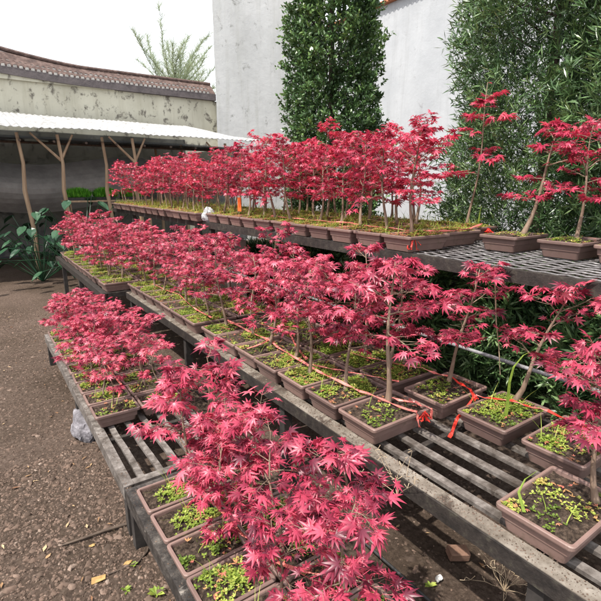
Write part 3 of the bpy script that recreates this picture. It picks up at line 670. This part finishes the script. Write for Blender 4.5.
# tall grass blades (things of note)
def blade(name, base, pts, w, label):
    m = MB(); P = [Vector(base)+Vector(p) for p in pts]
    rs = []
    for i, p in enumerate(P):
        t = i/(len(P)-1); ww = w*(1-t*.85)
        rs.append([(p.x-ww, p.y+ww, p.z), (p.x, p.y, p.z-.001), (p.x+ww, p.y-ww, p.z), (p.x, p.y, p.z+.0015)])
    m.loops(rs, True, True); o = m.build(name, M['weed']); tag(o, label, 'grass blade'); return o
blade('grass_blade', (1.80, 1.0, ZM+.09), [(0, 0, 0), (.005, 0, .08), (.0, 0, .17), (.01, -.005, .24), (.05, -.02, .29), (.08, -.03, .30)], .006, 'long bright green grass blade rising from the pot right of the slats')
blade('grass_blade', (1.29, .62, ZM+.09), [(0, 0, 0), (.01, .03, .05), (.04, .03, .085), (.09, .02, .10)], .004, 'short curved grass blade over the front pot at the right')
blade('grass_blade', (2.93, 1.99, ZT+.085), [(0, 0, 0), (.0, 0, .05), (.005, 0, .11), (.0, -.01, .16)], .006, 'upright yellow green grass blade at the near end of the upper shelf block')

# ------------------------------------------------------------------ small stuff on the ground
def lump(name, mat, c, sz, label, cat, seed, sub=3, amp=.35, fr=3.0):
    import bmesh
    bm = bmesh.new(); bmesh.ops.create_icosphere(bm, subdivisions=sub, radius=1)
    for v in bm.verts:
        k = 1+amp*noise.noise(v.co*1.2*fr/3+Vector((seed, 0, 0)))+amp*.5*noise.noise(v.co*fr+Vector((seed, 3, 0)))+amp*.22*noise.noise(v.co*fr*2.6+Vector((seed, 6, 1)))
        v.co = Vector((v.co.x*sz[0], v.co.y*sz[1], v.co.z*sz[2]))*k
    me = bpy.data.meshes.new(name); bm.to_mesh(me); bm.free(); me.materials.append(mat)
    o = link(name, me, None, c); return tag(o, label, cat)
x, y = at_z(83, 425, .06)
lump('rock', M['stone'], (x, y, .055), (.075, .16, .09), 'rough lavender grey rock on the dirt beside the low left bench', 'rock', 2, 4, .3, 2.4)
x, y = at_z(458, 553, .03); m = MB(); m.box(-.045, .045, -.028, .028, -.02, .022, .004); o = m.build('brick_piece', M['brick'], loc=(x, y, .03)); o.rotation_euler = (.15, .1, -.5); tag(o, 'broken brown brick piece on the soil under the middle bench', 'brick')
x, y = at_z(439, 577, .02); lump('paper_scrap', M['paper'], (x, y, .015), (.016, .012, .012), 'crumpled white scrap on the dark soil between the benches', 'scrap', 5, 2, .6, 4)
x, y = at_z(98, 578, .01); m = MB(); m.add([(-.03, -.012, .004), (.025, -.018, .010), (.032, .010, .006), (-.022, .016, .012), (-.03, -.012, .001), (.025, -.018, .007), (.032, .010, .003), (-.022, .016, .009)], [(0, 1, 2, 3), (7, 6, 5, 4), (0, 4, 5, 1), (1, 5, 6, 2), (2, 6, 7, 3), (3, 7, 4, 0)]); o = m.build('fallen_leaf', M['yellow'], loc=(x, y, gz(x, y)+.004)); tag(o, 'yellow tan leaf chip on the dirt at the lower left', 'leaf')
x, y = at_z(103, 548, .01)
for q, (px, py, s, lb) in enumerate([(128, 562, .010, 'small ochre chip beside the bent root'), (92, 545, .008, 'small orange crumb near the forked stick')]):
    x, y = at_z(px, py, .01); lump('stone_chip', M['yellow'], (x, y, .008), (s*1.8, s, s*.6), lb, 'chip', 11+q, 2, .5, 3)
def groundline(pix, rad, z=.012): return [(*at_z(a, b, z), z+random.uniform(-.003, .004)) for a, b in pix]
m = MB(); m.tube(groundline([(62, 545), (85, 538), (105, 531), (122, 526), (128, 524), (140, 532), (150, 541)], .006, .014), [.004, .006, .007, .008, .010, .008, .005], 6)
m.tube(groundline([(129, 530), (138, 537), (147, 540)], .004, .012), .004, 5)
m.tube(groundline([(150, 541), (147, 552), (138, 562), (118, 570), (108, 574)], .004, .008), [.005, .005, .004, .004, .003], 5)
tag(m.build('root', M['twig'], smooth=True), 'bent bare root lying on the dirt beside the bench leg', 'root')
m = MB(); x0_, y0_ = at_z(380, 550, .02); m.tube([(1.262, 3.9, .02), (1.262, 1.2, .018), (1.26, .9, .02), (1.255, .2, .018)], .007, 8)
tag(m.build('hose', M['black'], smooth=True), 'thin black irrigation hose along the soil between the benches', 'hose')
m = MB(); m.tube([(2.315, -.4, .66), (2.315, .5, .655), (2.315, 1.8, .65), (2.315, 4.8, .65)], .011, 10)
tag(m.build('pipe', M['pipe'], smooth=True), 'grey horizontal pipe running behind the middle bench', 'pipe')
# dry weed bottom right
def dryweed(x, y, z, h, seed, label, n=12):
    r = random.Random(seed); m = MB()
    for k in range(n):
        a = r.uniform(0, 6.28); p = [Vector((x, y, z))]; d = Vector((math.cos(a)*.5, math.sin(a)*.5, r.uniform(.5, 1.2))).normalized()
        for i in range(6): d = (d+Vector((r.uniform(-.4, .4), r.uniform(-.4, .4), r.uniform(-.35, .2)))).normalized(); p.append(p[-1]+d*h/6)
        m.tube(p, [.0014*(1-.12*i) for i in range(7)], 4)
        for i in (3, 5, 6):
            for _ in range(2):
                e = p[i]+Vector((r.uniform(-.02, .02), r.uniform(-.02, .02), r.uniform(-.01, .02))); m.tube([p[i], e], [.0007, .0015], 4)
    return tag(m.build('dry_weed', M['dry']), label, 'dry weed')
x, y = at_z(505, 585, .03); dryweed(x, y, .0, .19, 4, 'tangle of dry straw coloured weed stems at the lower right', 16)
x, y = at_z(386, 470, ZM); dryweed(1.20, 1.06, ZM-.09, .20, 8, 'dry twiggy stems hooked over the pale bench edge', 7)
def vine(pts, label):
    m = MB(); m.tube(pts, [.003, .0035, .003, .0025, .002][:len(pts)], 5); return tag(m.build('dry_vine', M['dry']), label, 'dry vine')
vine([(2.09, 1.30, ZT-.06), (2.10, 1.29, 1.05), (2.08, 1.26, .93), (2.11, 1.25, .80), (2.10, 1.22, .66)], 'thin dry vine hanging from the wire shelf rail at the right')
# ground weeds
def sprout(x, y, s, label, seed, mat='weed'):
    r = random.Random(seed); m = MB()
    for k in range(9):
        a = k*.75+r.uniform(-.2, .2); L = s*r.uniform(.6, 1.1); e = r.uniform(.2, .9); d = Vector((math.cos(a)*math.cos(e), math.sin(a)*math.cos(e), math.sin(e))); sd = Vector((-math.sin(a), math.cos(a), 0))*L*.22
        p = Vector((0, 0, 0)); mid = p+d*L*.55; tip = p+d*L-Vector((0, 0, L*.2))
        m.add([p, mid+sd, tip, mid-sd], [(0, 1, 2), (0, 2, 3)], r.uniform(.3, .8))
    o = m.build('seedling', M[mat], loc=(x, y, gz(x, y)+.002)); return tag(o, label, 'weed', 'little weeds on the dirt')
for k, (px, py, s, lb) in enumerate([(156, 594, .045, 'green weed seedling on the dirt next to the low bench foot'), (126, 590, .030, 'tiny weed left of the larger seedling'), (134, 566, .022, 'tiny green weed by the root tip'), (430, 585, .035, 'thin green weed on soil beside the white scrap')]):
    x, y = at_z(px, py, .0); sprout(x, y, s, lb, k)

# ------------------------------------------------------------------ background evergreen trees
def evergreen(name, x, y, h, rad, nleaf, L, W, mat, seed, label, cat='tree', group=None, base=.15, stars=1, taper=.35):
    r = np.random.default_rng(seed); root = empty(name, (x, y, 0)); tag(root, label, cat, group)
    t = MB(); t.tube([(0, 0, -.05), (.02, .01, h*.3), (-.02, .02, h*.65), (0, 0, h*.95)], [.055, .045, .03, .01], 8)
    rr = random.Random(seed)
    for k in range(26):
        z = rr.uniform(base, h*.92); a = rr.uniform(0, 6.28); q = rad*rr.uniform(.6, .95)
        t.tube([(0, 0, z-.1), (math.cos(a)*q*.5, math.sin(a)*q*.5, z+.05), (math.cos(a)*q, math.sin(a)*q, z+.25)], [.014, .009, .004], 4)
    t.build('trunk', M['twig'], root)
    # shoots: cluster centres, biased to outer shell, radius modulated by noise
    ns = nleaf//10
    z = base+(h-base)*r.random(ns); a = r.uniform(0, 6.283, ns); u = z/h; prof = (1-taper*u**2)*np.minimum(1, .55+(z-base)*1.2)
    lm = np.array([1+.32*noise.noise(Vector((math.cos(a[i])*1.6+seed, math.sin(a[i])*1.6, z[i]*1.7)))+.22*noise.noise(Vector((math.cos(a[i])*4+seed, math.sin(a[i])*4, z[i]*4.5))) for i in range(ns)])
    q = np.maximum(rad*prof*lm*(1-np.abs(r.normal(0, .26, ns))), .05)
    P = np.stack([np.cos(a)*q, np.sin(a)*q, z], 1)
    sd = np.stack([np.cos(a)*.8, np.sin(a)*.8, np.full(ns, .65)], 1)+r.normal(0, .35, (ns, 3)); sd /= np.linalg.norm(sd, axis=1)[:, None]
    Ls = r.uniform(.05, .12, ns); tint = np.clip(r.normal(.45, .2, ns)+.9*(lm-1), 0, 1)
    J = np.arange(10)
    d = sd[:, None]*.7+r.normal(0, .62, (ns, 10, 3)); d /= np.linalg.norm(d, axis=2)[..., None]
    w = np.cross(d, r.normal(0, 1, (ns, 10, 3))); w /= np.linalg.norm(w, axis=2)[..., None]+1e-9
    o_ = P[:, None]+sd[:, None]*(Ls[:, None]*J/10)[..., None]; l = (L*r.uniform(.6, 1.2, (ns, 10)))[..., None]
    V = np.stack([o_, o_+d*l*.5+w*W*.5, o_+d*l, o_+d*l*.5-w*W*.5], 2).reshape(-1, 3)
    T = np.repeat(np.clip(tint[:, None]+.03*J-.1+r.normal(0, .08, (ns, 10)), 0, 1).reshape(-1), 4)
    F = np.arange(ns*40).reshape(-1, 4)
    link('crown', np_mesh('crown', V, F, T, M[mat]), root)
    return root
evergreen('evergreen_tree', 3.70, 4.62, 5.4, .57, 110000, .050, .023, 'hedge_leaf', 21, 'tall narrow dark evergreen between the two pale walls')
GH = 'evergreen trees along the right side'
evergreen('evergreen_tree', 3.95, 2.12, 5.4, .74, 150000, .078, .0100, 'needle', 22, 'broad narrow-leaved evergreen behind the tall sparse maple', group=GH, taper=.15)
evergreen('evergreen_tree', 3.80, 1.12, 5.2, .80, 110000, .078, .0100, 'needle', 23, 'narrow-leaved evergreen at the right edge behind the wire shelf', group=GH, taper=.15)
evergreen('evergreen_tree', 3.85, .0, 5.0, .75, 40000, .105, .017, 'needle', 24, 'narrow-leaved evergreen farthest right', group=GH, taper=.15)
GS = 'low evergreen shrubs under the wire shelf'
for k, (x, y, h, rd, lb) in enumerate([(3.50, 3.35, 1.12, .50, 'low dark shrub under the shelf behind the crooked trunk maple'), (3.3, 1.9, 1.05, .45, 'low dark shrub under the shelf behind the bare soil pot'), (3.2, 1.0, 1.05, .45, 'low dark shrub under the shelf at the right edge'),
                                       (3.2, 2.65, 1.05, .45, 'low dark shrub under the shelf between two larger shrubs'), (3.3, 4.3, 1.0, .5, 'low dark shrub at the foot of the narrow evergreen'), (3.2, 5.4, .8, .45, 'small shrub farthest under the shelf')]):
    evergreen('shrub', x, y, h, rd, 20000, .09, .016, 'needle', 40+k, lb, 'shrub', GS, base=.03, taper=.5)

# wispy tree behind the wall
root = empty('feathery_tree', (6.5, 17.0, 0)); tag(root, 'pale feathery tree rising behind the tiled wall', 'tree')
t = MB(); w = MB(); rr = random.Random(5)
t.tube([(0, 0, 0), (.1, 0, 2.5), (0, 0, 4.9)], [.12, .09, .05], 8)
Vw = []; Fw = []; Tw = []
for k in range(30):
    a = rr.uniform(0, 6.28); e = rr.uniform(.15, 1.25); L = rr.uniform(1.6, 2.6)*(0.75+.4*math.sin(e)); p = [Vector((0, 0, 4.3+rr.uniform(-.3, .6)))]
    d = Vector((math.cos(a)*math.cos(e), math.sin(a)*math.cos(e), math.sin(e)))
    for i in range(7): d = (d+Vector((rr.uniform(-.2, .2), rr.uniform(-.2, .2), .02))).normalized(); p.append(p[-1]+d*L/7)
    t.tube(p, [.014*(1-.12*i) for i in range(8)], 4)
    for i in range(1, 8):
        for _ in range(42):
            q = p[i].lerp(p[i-1], rr.random()); dd = (d*.5+Vector((rr.uniform(-1, 1), rr.uniform(-1, 1), rr.uniform(-.2, 1)))).normalized(); l = rr.uniform(.15, .42)
            s = dd.cross(Vector((rr.random(), rr.random(), rr.random()))).normalized()*.0055; b = len(Vw)
            Vw += [q-s, q+s, q+dd*l+s*.3, q+dd*l-s*.3]; Fw.append((b, b+1, b+2, b+3)); Tw += [rr.random()]*4
t.build('trunk', M['twig'], root); link('crown', np_mesh('crown', np.array([tuple(v) for v in Vw]), Fw, Tw, M['wisp']), root)

# ------------------------------------------------------------------ walls
YW = 12.6
def zat(px, py, Y=None, X=None):
    rx, ry, rz = ray(px, py); t = (Y/ry) if Y else (X/rx); return CAMZ+rz*t
zw = .5*(zat(200, 94, YW)+zat(75, 81, YW)); print('left wall top', zat(200, 94, YW), zat(75, 81, YW))
XL = 5.86
def crest(x):  # extra rise of the tiles to the left
    return 0.0 if x > 2.7 else min(.75, .15*(2.7-x)**1.5)*.5
root = empty('plaster_wall', (0, YW, 0)); tag(root, 'old stained plaster wall topped with clay roof tiles, behind the shed', 'wall')
m = MB(); n = 60
xs = [-14+(XL+.07+14)*i/n for i in range(n+1)]
m.box(-14, XL+.13, 0, .30, -.1, zw-.13); m.build('wall', M['old_wall'], root)
m = MB(); rs = [[(x, -.10, zw-.13+crest(x)*.5+.002), (x, -.10, zw+.04+crest(x)*.5), (x, .45, zw+.04+crest(x)*.5), (x, .45, zw-.13+crest(x)*.5+.002)] for x in xs]; m.loops([r_[::-1] for r_ in rs], True, True)
# infill under rising coping
m.build('coping', M['coping'], root)
m = MB(); rs = [[(x, -.06, zw-.14), (x, -.06, zw-.125+crest(x)*.5), (x, .29, zw-.125+crest(x)*.5), (x, .29, zw-.14)] for x in xs if x < 3.6]
if rs: m.loops([r_[::-1] for r_ in rs], True, True); m.build('wall_head', M['old_wall'], root)
tl = MB(); mo = MB(); x = -13.9; rr = random.Random(9); SL = .62
while x < XL-.12:
    cz = crest(x)
    for k in range(3):
        y0_ = -.10+k*.155; z0_ = zw+.05+cz*.5+k*.105*(1+cz*.4)+rr.uniform(-.01, .01); rad = .048; prof = []
        for yy_, zz_ in ((y0_, z0_), (y0_+.22, z0_+.085)):
            prof.append([(x+math.cos(a)*rad, yy_, zz_+math.sin(a)*rad*.9) for a in [math.pi*i/6 for i in range(7)]] + [(x+math.cos(a)*(rad-.014), yy_, zz_+math.sin(a)*(rad-.014)*.9) for a in [math.pi*i/6 for i in range(6, -1, -1)]])
        tl.loops(prof, True, True)
        mo.box(x-.036, x+.036, y0_-.004, y0_+.09, z0_-.03, z0_+.026, .006)
    x += .112
mo2 = [[(xx, -.07, zw+.041+crest(xx)*.5), (xx, .22, zw+.30+crest(xx)), (xx, .30, zw+.30+crest(xx)), (xx, .44, zw+.041+crest(xx)*.5)] for xx in xs]
tl.loops([r_[::-1] for r_ in mo2], True, True)
tl.tube([(xx, .27, zw+.345+crest(xx)*1.1) for xx in xs], .05, 8)
tl.build('tiles', M['tile'], root); mo.build('mortar', M['mortar'], root)

root = empty('tall_building', (XL, YW, 0)); tag(root, 'tall windowless pale grey plastered building at the end of the tiled wall', 'building')
m = MB(); n = 24; rs = []
for i in range(n+1):
    z = -.1+9.6*i/n; j = .03*noise.noise(Vector((0, 3, z*1.7))) ; rs.append([(j, -.25, z), (3.70, -.25, z), (3.70, 1.6, z), (j+1.05, 1.6, z)])
m.loops(rs, True, True); m.build('wall', M['tall_wall'], root)
m = MB(); m.loops([[(-.05, -.35, z), (3.8, -.35, z), (3.8, 1.7, z), (1.05, 1.7, z)] for z in (9.51, 9.62)], True, True); m.build('roof_edge', M['coping'], root)
XR = XL+3.72; zr2 = zat(372, 9, X=XR); print('side wall z', zr2)
root = empty('boundary_wall', (XR, 5, 0)); tag(root, 'high bluish white boundary wall with an orange tile edge', 'wall')
m = MB(); m.box(0, .3, -14, 7.3, -.1, zr2-.05); m.build('wall', M['side_wall'], root)
tl = MB(); y = -13.9
while y < 7.2:
    prof = []
    for xx, zz in ((-.14, zr2-.045), (.20, zr2+.13)):
        prof.append([(xx, y+math.cos(a)*.07, zz+math.sin(a)*.06) for a in [math.pi*i/5 for i in range(6)]] + [(xx, y+math.cos(a)*.05, zz+math.sin(a)*.04) for a in [math.pi*i/5 for i in range(5, -1, -1)]])
    tl.loops(prof, True, True); y += .15
tl.box(-.10, .31, -14.05, 7.3, zr2-.048, zr2-.012)
M['otile'] = surf('orange_tile', [(.3, (.28, .10, .05)), (.7, (.46, .19, .10))], 9, .85, .5, .01)
tl.build('tile_edge', M['otile'], root)

# ------------------------------------------------------------------ shed
YS = 9.0
zs = zat(75, 130, YS); print('shed edge', zs, zat(245, 139, YS))
root = empty('shade_shed', (0, YS, 0)); tag(root, 'open nursery shed with white corrugated roof and black shade netting', 'shed')
zb = zat(75, 117.5, 12.25)
xa, xb = -12, 4.86
# corrugated roof
m = MB(); nx = 420; ys = [-.1, 1.0, 2.1, 3.25]
rs = []
for i in range(nx+1):
    x = xa+(xb-xa)*i/nx; wv = .011*math.sin(x*2*math.pi/.11)
    row = []; jag = .05*noise.noise(Vector((x*2.2, 1, 0)))+.03*noise.noise(Vector((x*9, 1, 0)))
    for k, y in enumerate(ys):
        z = zs+(zb-zs)*(y+.1)/3.35+wv+.03*noise.noise(Vector((x*.8, y, 4))); row.append((x, y+(jag if k == 0 else 0), z))
    rs.append(row)
top = [p for r_ in rs for p in r_]; w_ = len(ys); nb_ = len(top)
bot = [(p[0], p[1], p[2]-.006) for p in top]
Fm = []
for i in range(nx):
    for k in range(w_-1):
        a = i*w_+k; Fm += [(a, a+w_, a+w_+1, a+1), (nb_+a, nb_+a+1, nb_+a+w_+1, nb_+a+w_)]
    a = i*w_; Fm.append((a, nb_+a, nb_+a+w_, a+w_))
m.add(top+bot, Fm); m.build('roof', M['roofing'], root)
# lower right end sagging piece
m = MB(); rs = []
for i in range(41):
    x = xb-.02+1.15*i/40; wv = .016*math.sin(x*2*math.pi/.16); d = (i/40)
    rs.append([(x, -.05-.0*d, zs+.0-.04*d+wv), (x, 1.2, zs+.20-.06*d+wv), (x, 1.2, zs+.19-.06*d+wv), (x, -.05, zs-.01-.04*d+wv)])
m.loops([r_[::-1] for r_ in rs], True, True); m.build('roof_extension', M['roofing'], root)
# ceiling net, back net, hanging net
m = MB()
def sheet(mb, f, nu, nv, th=.01):
    t = [f(i/nu, j/nv) for i in range(nu+1) for j in range(nv+1)]; b = [(p[0], p[1]+th, p[2]-th) for p in t]; n_ = len(t); Q = []
    for i in range(nu):
        for j in range(nv):
            a = i*(nv+1)+j; Q += [(a, a+1, a+nv+2, a+nv+1), (n_+a, n_+a+nv+1, n_+a+nv+2, n_+a+1)]
    mb.add(t+b, Q)
sheet(m, lambda u, v: (xa+(xb-xa)*u, .05+3.1*v, zs-.16+.30*v-.10*abs(math.sin(u*math.pi*9))*math.sin(v*math.pi)), 120, 8)
m.build('ceiling_net', M['net'], root)
m = MB(); sheet(m, lambda u, v: (xa+(xb-xa)*u, 3.25+.06*math.sin(u*60), -.05+(zs+.3)*v), 100, 8); m.build('back_net', M['net'], root)
m = MB(); sheet(m, lambda u, v: (xb+.15*math.sin(v*9), .2+3.0*u, .2+(zs-.3)*v), 8, 8); m.build('side_net', M['net'], root)
m = MB(); sheet(m, lambda u, v: (xa+(3.4-xa)*u, 2.1-.5*math.sin(v*3.1)*(1+.2*math.sin(u*33)), 1.15+.95*v-.10*math.sin(u*24)), 140, 10); m.build('tarpaulin', M['tarp'], root)
rf = MB()
for k in range(34):
    x = xa+.3+k*.5; rf.tube([(x, .02, zs-.20), (x+.35, 3.1, zs+.04)], .022, 6)
for y in (.5, 1.2, 2.0, 2.8): rf.tube([(xa, y, zs-.24+.08*y), (xb, y, zs-.24+.08*y)], .018, 6)
rf.build('rafters', M['twig'], root)
for k, (px, yb, fork) in enumerate([(104, .15, 0), (134, .05, 1), (226, .05, 1), (182, .9, 0), (60, .1, 1), (20, .1, 0), (156, 1.6, 0)]):
    rx, ry, rz_ = ray(px, 150); X = rx/ry*(YS+yb); p = MB()
    p.tube([(X+.02, yb, -.05), (X+.05, yb, .8), (X-.01, yb+.02, 1.5), (X+.02, yb, 1.95), (X-.02, yb, zs-.08)], [.040, .033, .036, .028, .026], 8)
    if fork: p.tube([(X, yb, zs-.50), (X-.42, yb+.02, zs-.07)], [.024, .016], 6); p.tube([(X, yb, zs-.50), (X+.22, yb+.02, zs-.07)], [.024, .016], 6)
    p.build('post', M['wood'], root)

# plants in front of the shed, left
def broadplant(x, y, z, h, n, L, mat, label, seed, cat='plant'):
    r = random.Random(seed); root = empty('broadleaf_plant', (x, y, z)); tag(root, label, cat); st = MB(); lf = MB()
    for k in range(n):
        a = k*2.4+r.uniform(-.2, .2); e = r.uniform(.3, 1.3); q = Vector((math.cos(a)*math.cos(e), math.sin(a)*math.cos(e), math.sin(e)))*h*r.uniform(.5, 1)
        st.tube([(0, 0, 0), q*.6+Vector((0, 0, h*.1)), q], .006, 4)
        d = Vector((math.cos(a), math.sin(a), -.45)).normalized(); s = Vector((-math.sin(a), math.cos(a), 0)); l = L*r.uniform(.7, 1.15)
        pts = [(0, 0), (.15, .26), (.45, .33), (.75, .2), (1, 0)]; V = []
        for t_, w_2 in pts:
            c = q+d*l*t_+Vector((0, 0, -.25*l*t_*t_)); V += [c+s*w_2*l+Vector((0, 0, .08*l)), c, c-s*w_2*l+Vector((0, 0, .08*l))]
        Fq = []
        for i in range(4): Fq += [(3*i, 3*i+1, 3*i+4, 3*i+3), (3*i+1, 3*i+2, 3*i+5, 3*i+4)]
        lf.add(V, Fq, r.random())
    st.build('stems', M['dark_leaf'], root); lf.build('leaves', M[mat], root)
broadplant(1.50, 8.62, 0, 1.52, 60, .20, 'dark_leaf', 'dark broad-leaved plant at the left behind the far bench', 3)
broadplant(.85, 8.9, 0, 1.3, 44, .20, 'dark_leaf', 'dark broad-leaved plant at the left edge of the view', 4)
# potting table with bright seedling trays
root = empty('potting_table', (2.15, 9.45, 0)); tag(root, 'rough wooden table carrying bright green trays near the shed', 'table')
m = MB(); m.box(-.75, .75, -.3, .3, 1.30, 1.33, .004); m.build('table_top', M['wood'], root)
for sx in (-.7, .7):
    for sy in (-.25, .25): l = MB(); l.box(sx-.025, sx+.025, sy-.025, sy+.025, -.05, 1.299); l.build('leg', M['wood'], root)
for k, (dx, dy, lb) in enumerate([(-.50, 0, 'left tray of bright green seedlings on the wooden table'), (-.02, .05, 'middle tray of bright green seedlings on the wooden table'), (.46, -.02, 'right tray of bright green seedlings on the wooden table')]):
    tr = empty('seedling_tray', (2.15+dx, 9.45+dy, 1.331)); tag(tr, lb, 'seedling tray', 'trays of seedlings by the shed')
    m = MB(); m.box(-.2, .2, -.14, .14, 0, .05, .004); m.build('tray', M['black'], tr)
    Vw = []; Fw = []; Tw = []; r = random.Random(k)
    for i in range(1600):
        a = r.uniform(0, 6.28); q = Vector((r.uniform(-.19, .19), r.uniform(-.13, .13), .05)); hh = r.uniform(.05, .20)*(1-(q.x/.24)**2*.5); d = Vector((math.cos(a)*.35, math.sin(a)*.35, 1)); s = Vector((-math.sin(a), math.cos(a), 0))*.010; b = len(Vw)
        Vw += [q, q+d*hh*.6+s, q+d*hh, q+d*hh*.6-s]; Fw.append((b, b+1, b+2, b+3)); Tw += [r.random()]*4
    o = link('seedlings', np_mesh('seedlings', np.array([tuple(v) for v in Vw]), Fw, Tw, M['bright_green']), tr); o['kind'] = 'stuff'
# blocks and stand-in board
def stackblock(x, y, z, rz, label):
    m = MB(); L, W, H, t = .39, .19, .19, .03
    m.box(-L/2, L/2, -W/2, -W/2+t, 0, H); m.box(-L/2, L/2, W/2-t, W/2, 0, H)
    for cx in (-L/2+t/2, 0, L/2-t/2): m.box(cx-t/2+.0005, cx+t/2-.0005, -W/2+t, W/2-t, 0.0005, H-.0005)
    o = m.build('concrete_block', M['block'], loc=(x, y, z)); o.rotation_euler = (0, 0, rz); return tag(o, label, 'block', 'pinkish blocks stacked under the shelf')
for k in range(5): stackblock(2.62+.004*k, 5.15, .19*k+.004, 1.2+.03*(k % 2), ['lowest block', 'second block from the ground', 'middle block', 'fourth block from the ground', 'topmost block'][k]+' of the pinkish stack under the shelf')
m = MB(); m.box(-.5, .5, -.09, .09, 0, .018, .003); o = m.build('board', M['board'], loc=(1.93, 7.0, ZM+.30)); o.rotation_euler = (0, 0, 1.45); tag(o, 'tan board standing in for a sunlit path behind the far bench maples', 'board')  # added board, its pale top takes the place of a sunlit path
# stand for the stand-in board
root = empty('trestle', (1.93, 7.0, 0)); tag(root, 'small wooden trestle under the stand-in board', 'trestle')
for dy in (-.35, .35):
    for dx in (-.07, .07): l = MB(); l.box(dx-.015, dx+.015, dy-.015, dy+.015, -.03, ZM+.298); l.build('leg', M['wood'], root)
# plastic film on a far top pot
lump('plastic_bag', M['plastic_film'], (2.08, 4.70, ZT+.075), (.06, .05, .075), 'crumpled translucent white plastic bag in the gap of the upper shelf pots', 'plastic bag', 8, 4, .35, 3)

# ------------------------------------------------------------------ camera, light, world
cam = bpy.data.cameras.new('Camera'); co_ = bpy.data.objects.new('Camera', cam); COL.objects.link(co_); S.camera = co_
co_.location = (0, 0, CAMZ); co_.rotation_euler = (R(90-14), 0, -A_)
cam.sensor_fit = 'HORIZONTAL'; cam.sensor_width = 36; cam.lens = 36*463/601; cam.clip_start = .05; cam.clip_end = 1000
sd = Vector((-.55, -.10, 1.0)).normalized()
L = bpy.data.lights.new('Sun', 'SUN'); L.energy = 4.6; L.angle = R(.8); L.color = (1, .945, .865)
lo = bpy.data.objects.new('Sun', L); COL.objects.link(lo); lo.rotation_euler = sd.to_track_quat('Z', 'Y').to_euler(); lo.location = (-3, 1, 8)
W = bpy.data.worlds.new('World'); S.world = W; W.use_nodes = True; nt = W.node_tree; bg = nt.nodes['Background']
sk = N(nt, 'ShaderNodeTexSky', sky_type='NISHITA'); sk.sun_disc = False; sk.sun_elevation = math.asin(sd.z); sk.sun_rotation = math.atan2(sd.x, sd.y); sk.dust_density = 4; sk.air_density = 1.0
# thin bright cloud veil over the sky, even in all directions apart from soft noise
cl = ramp(nt, noise_n(nt, 2.0, 5, .6, coords(nt, 'Generated')), [(.3, (8.6, 8.9, 9.3)), (.7, (10.4, 10.5, 10.6))])
nt.links.new(mixc(nt, .72, sk.outputs[0], cl), bg.inputs[0]); bg.inputs[1].default_value = .14
vs = S.view_settings; vs.view_transform = 'Standard'; vs.look = 'None'; vs.exposure = 0.6; vs.gamma = 1
vs.use_curve_mapping = False
S.render.engine = 'CYCLES'
print('pots', len(ALLPOTS))
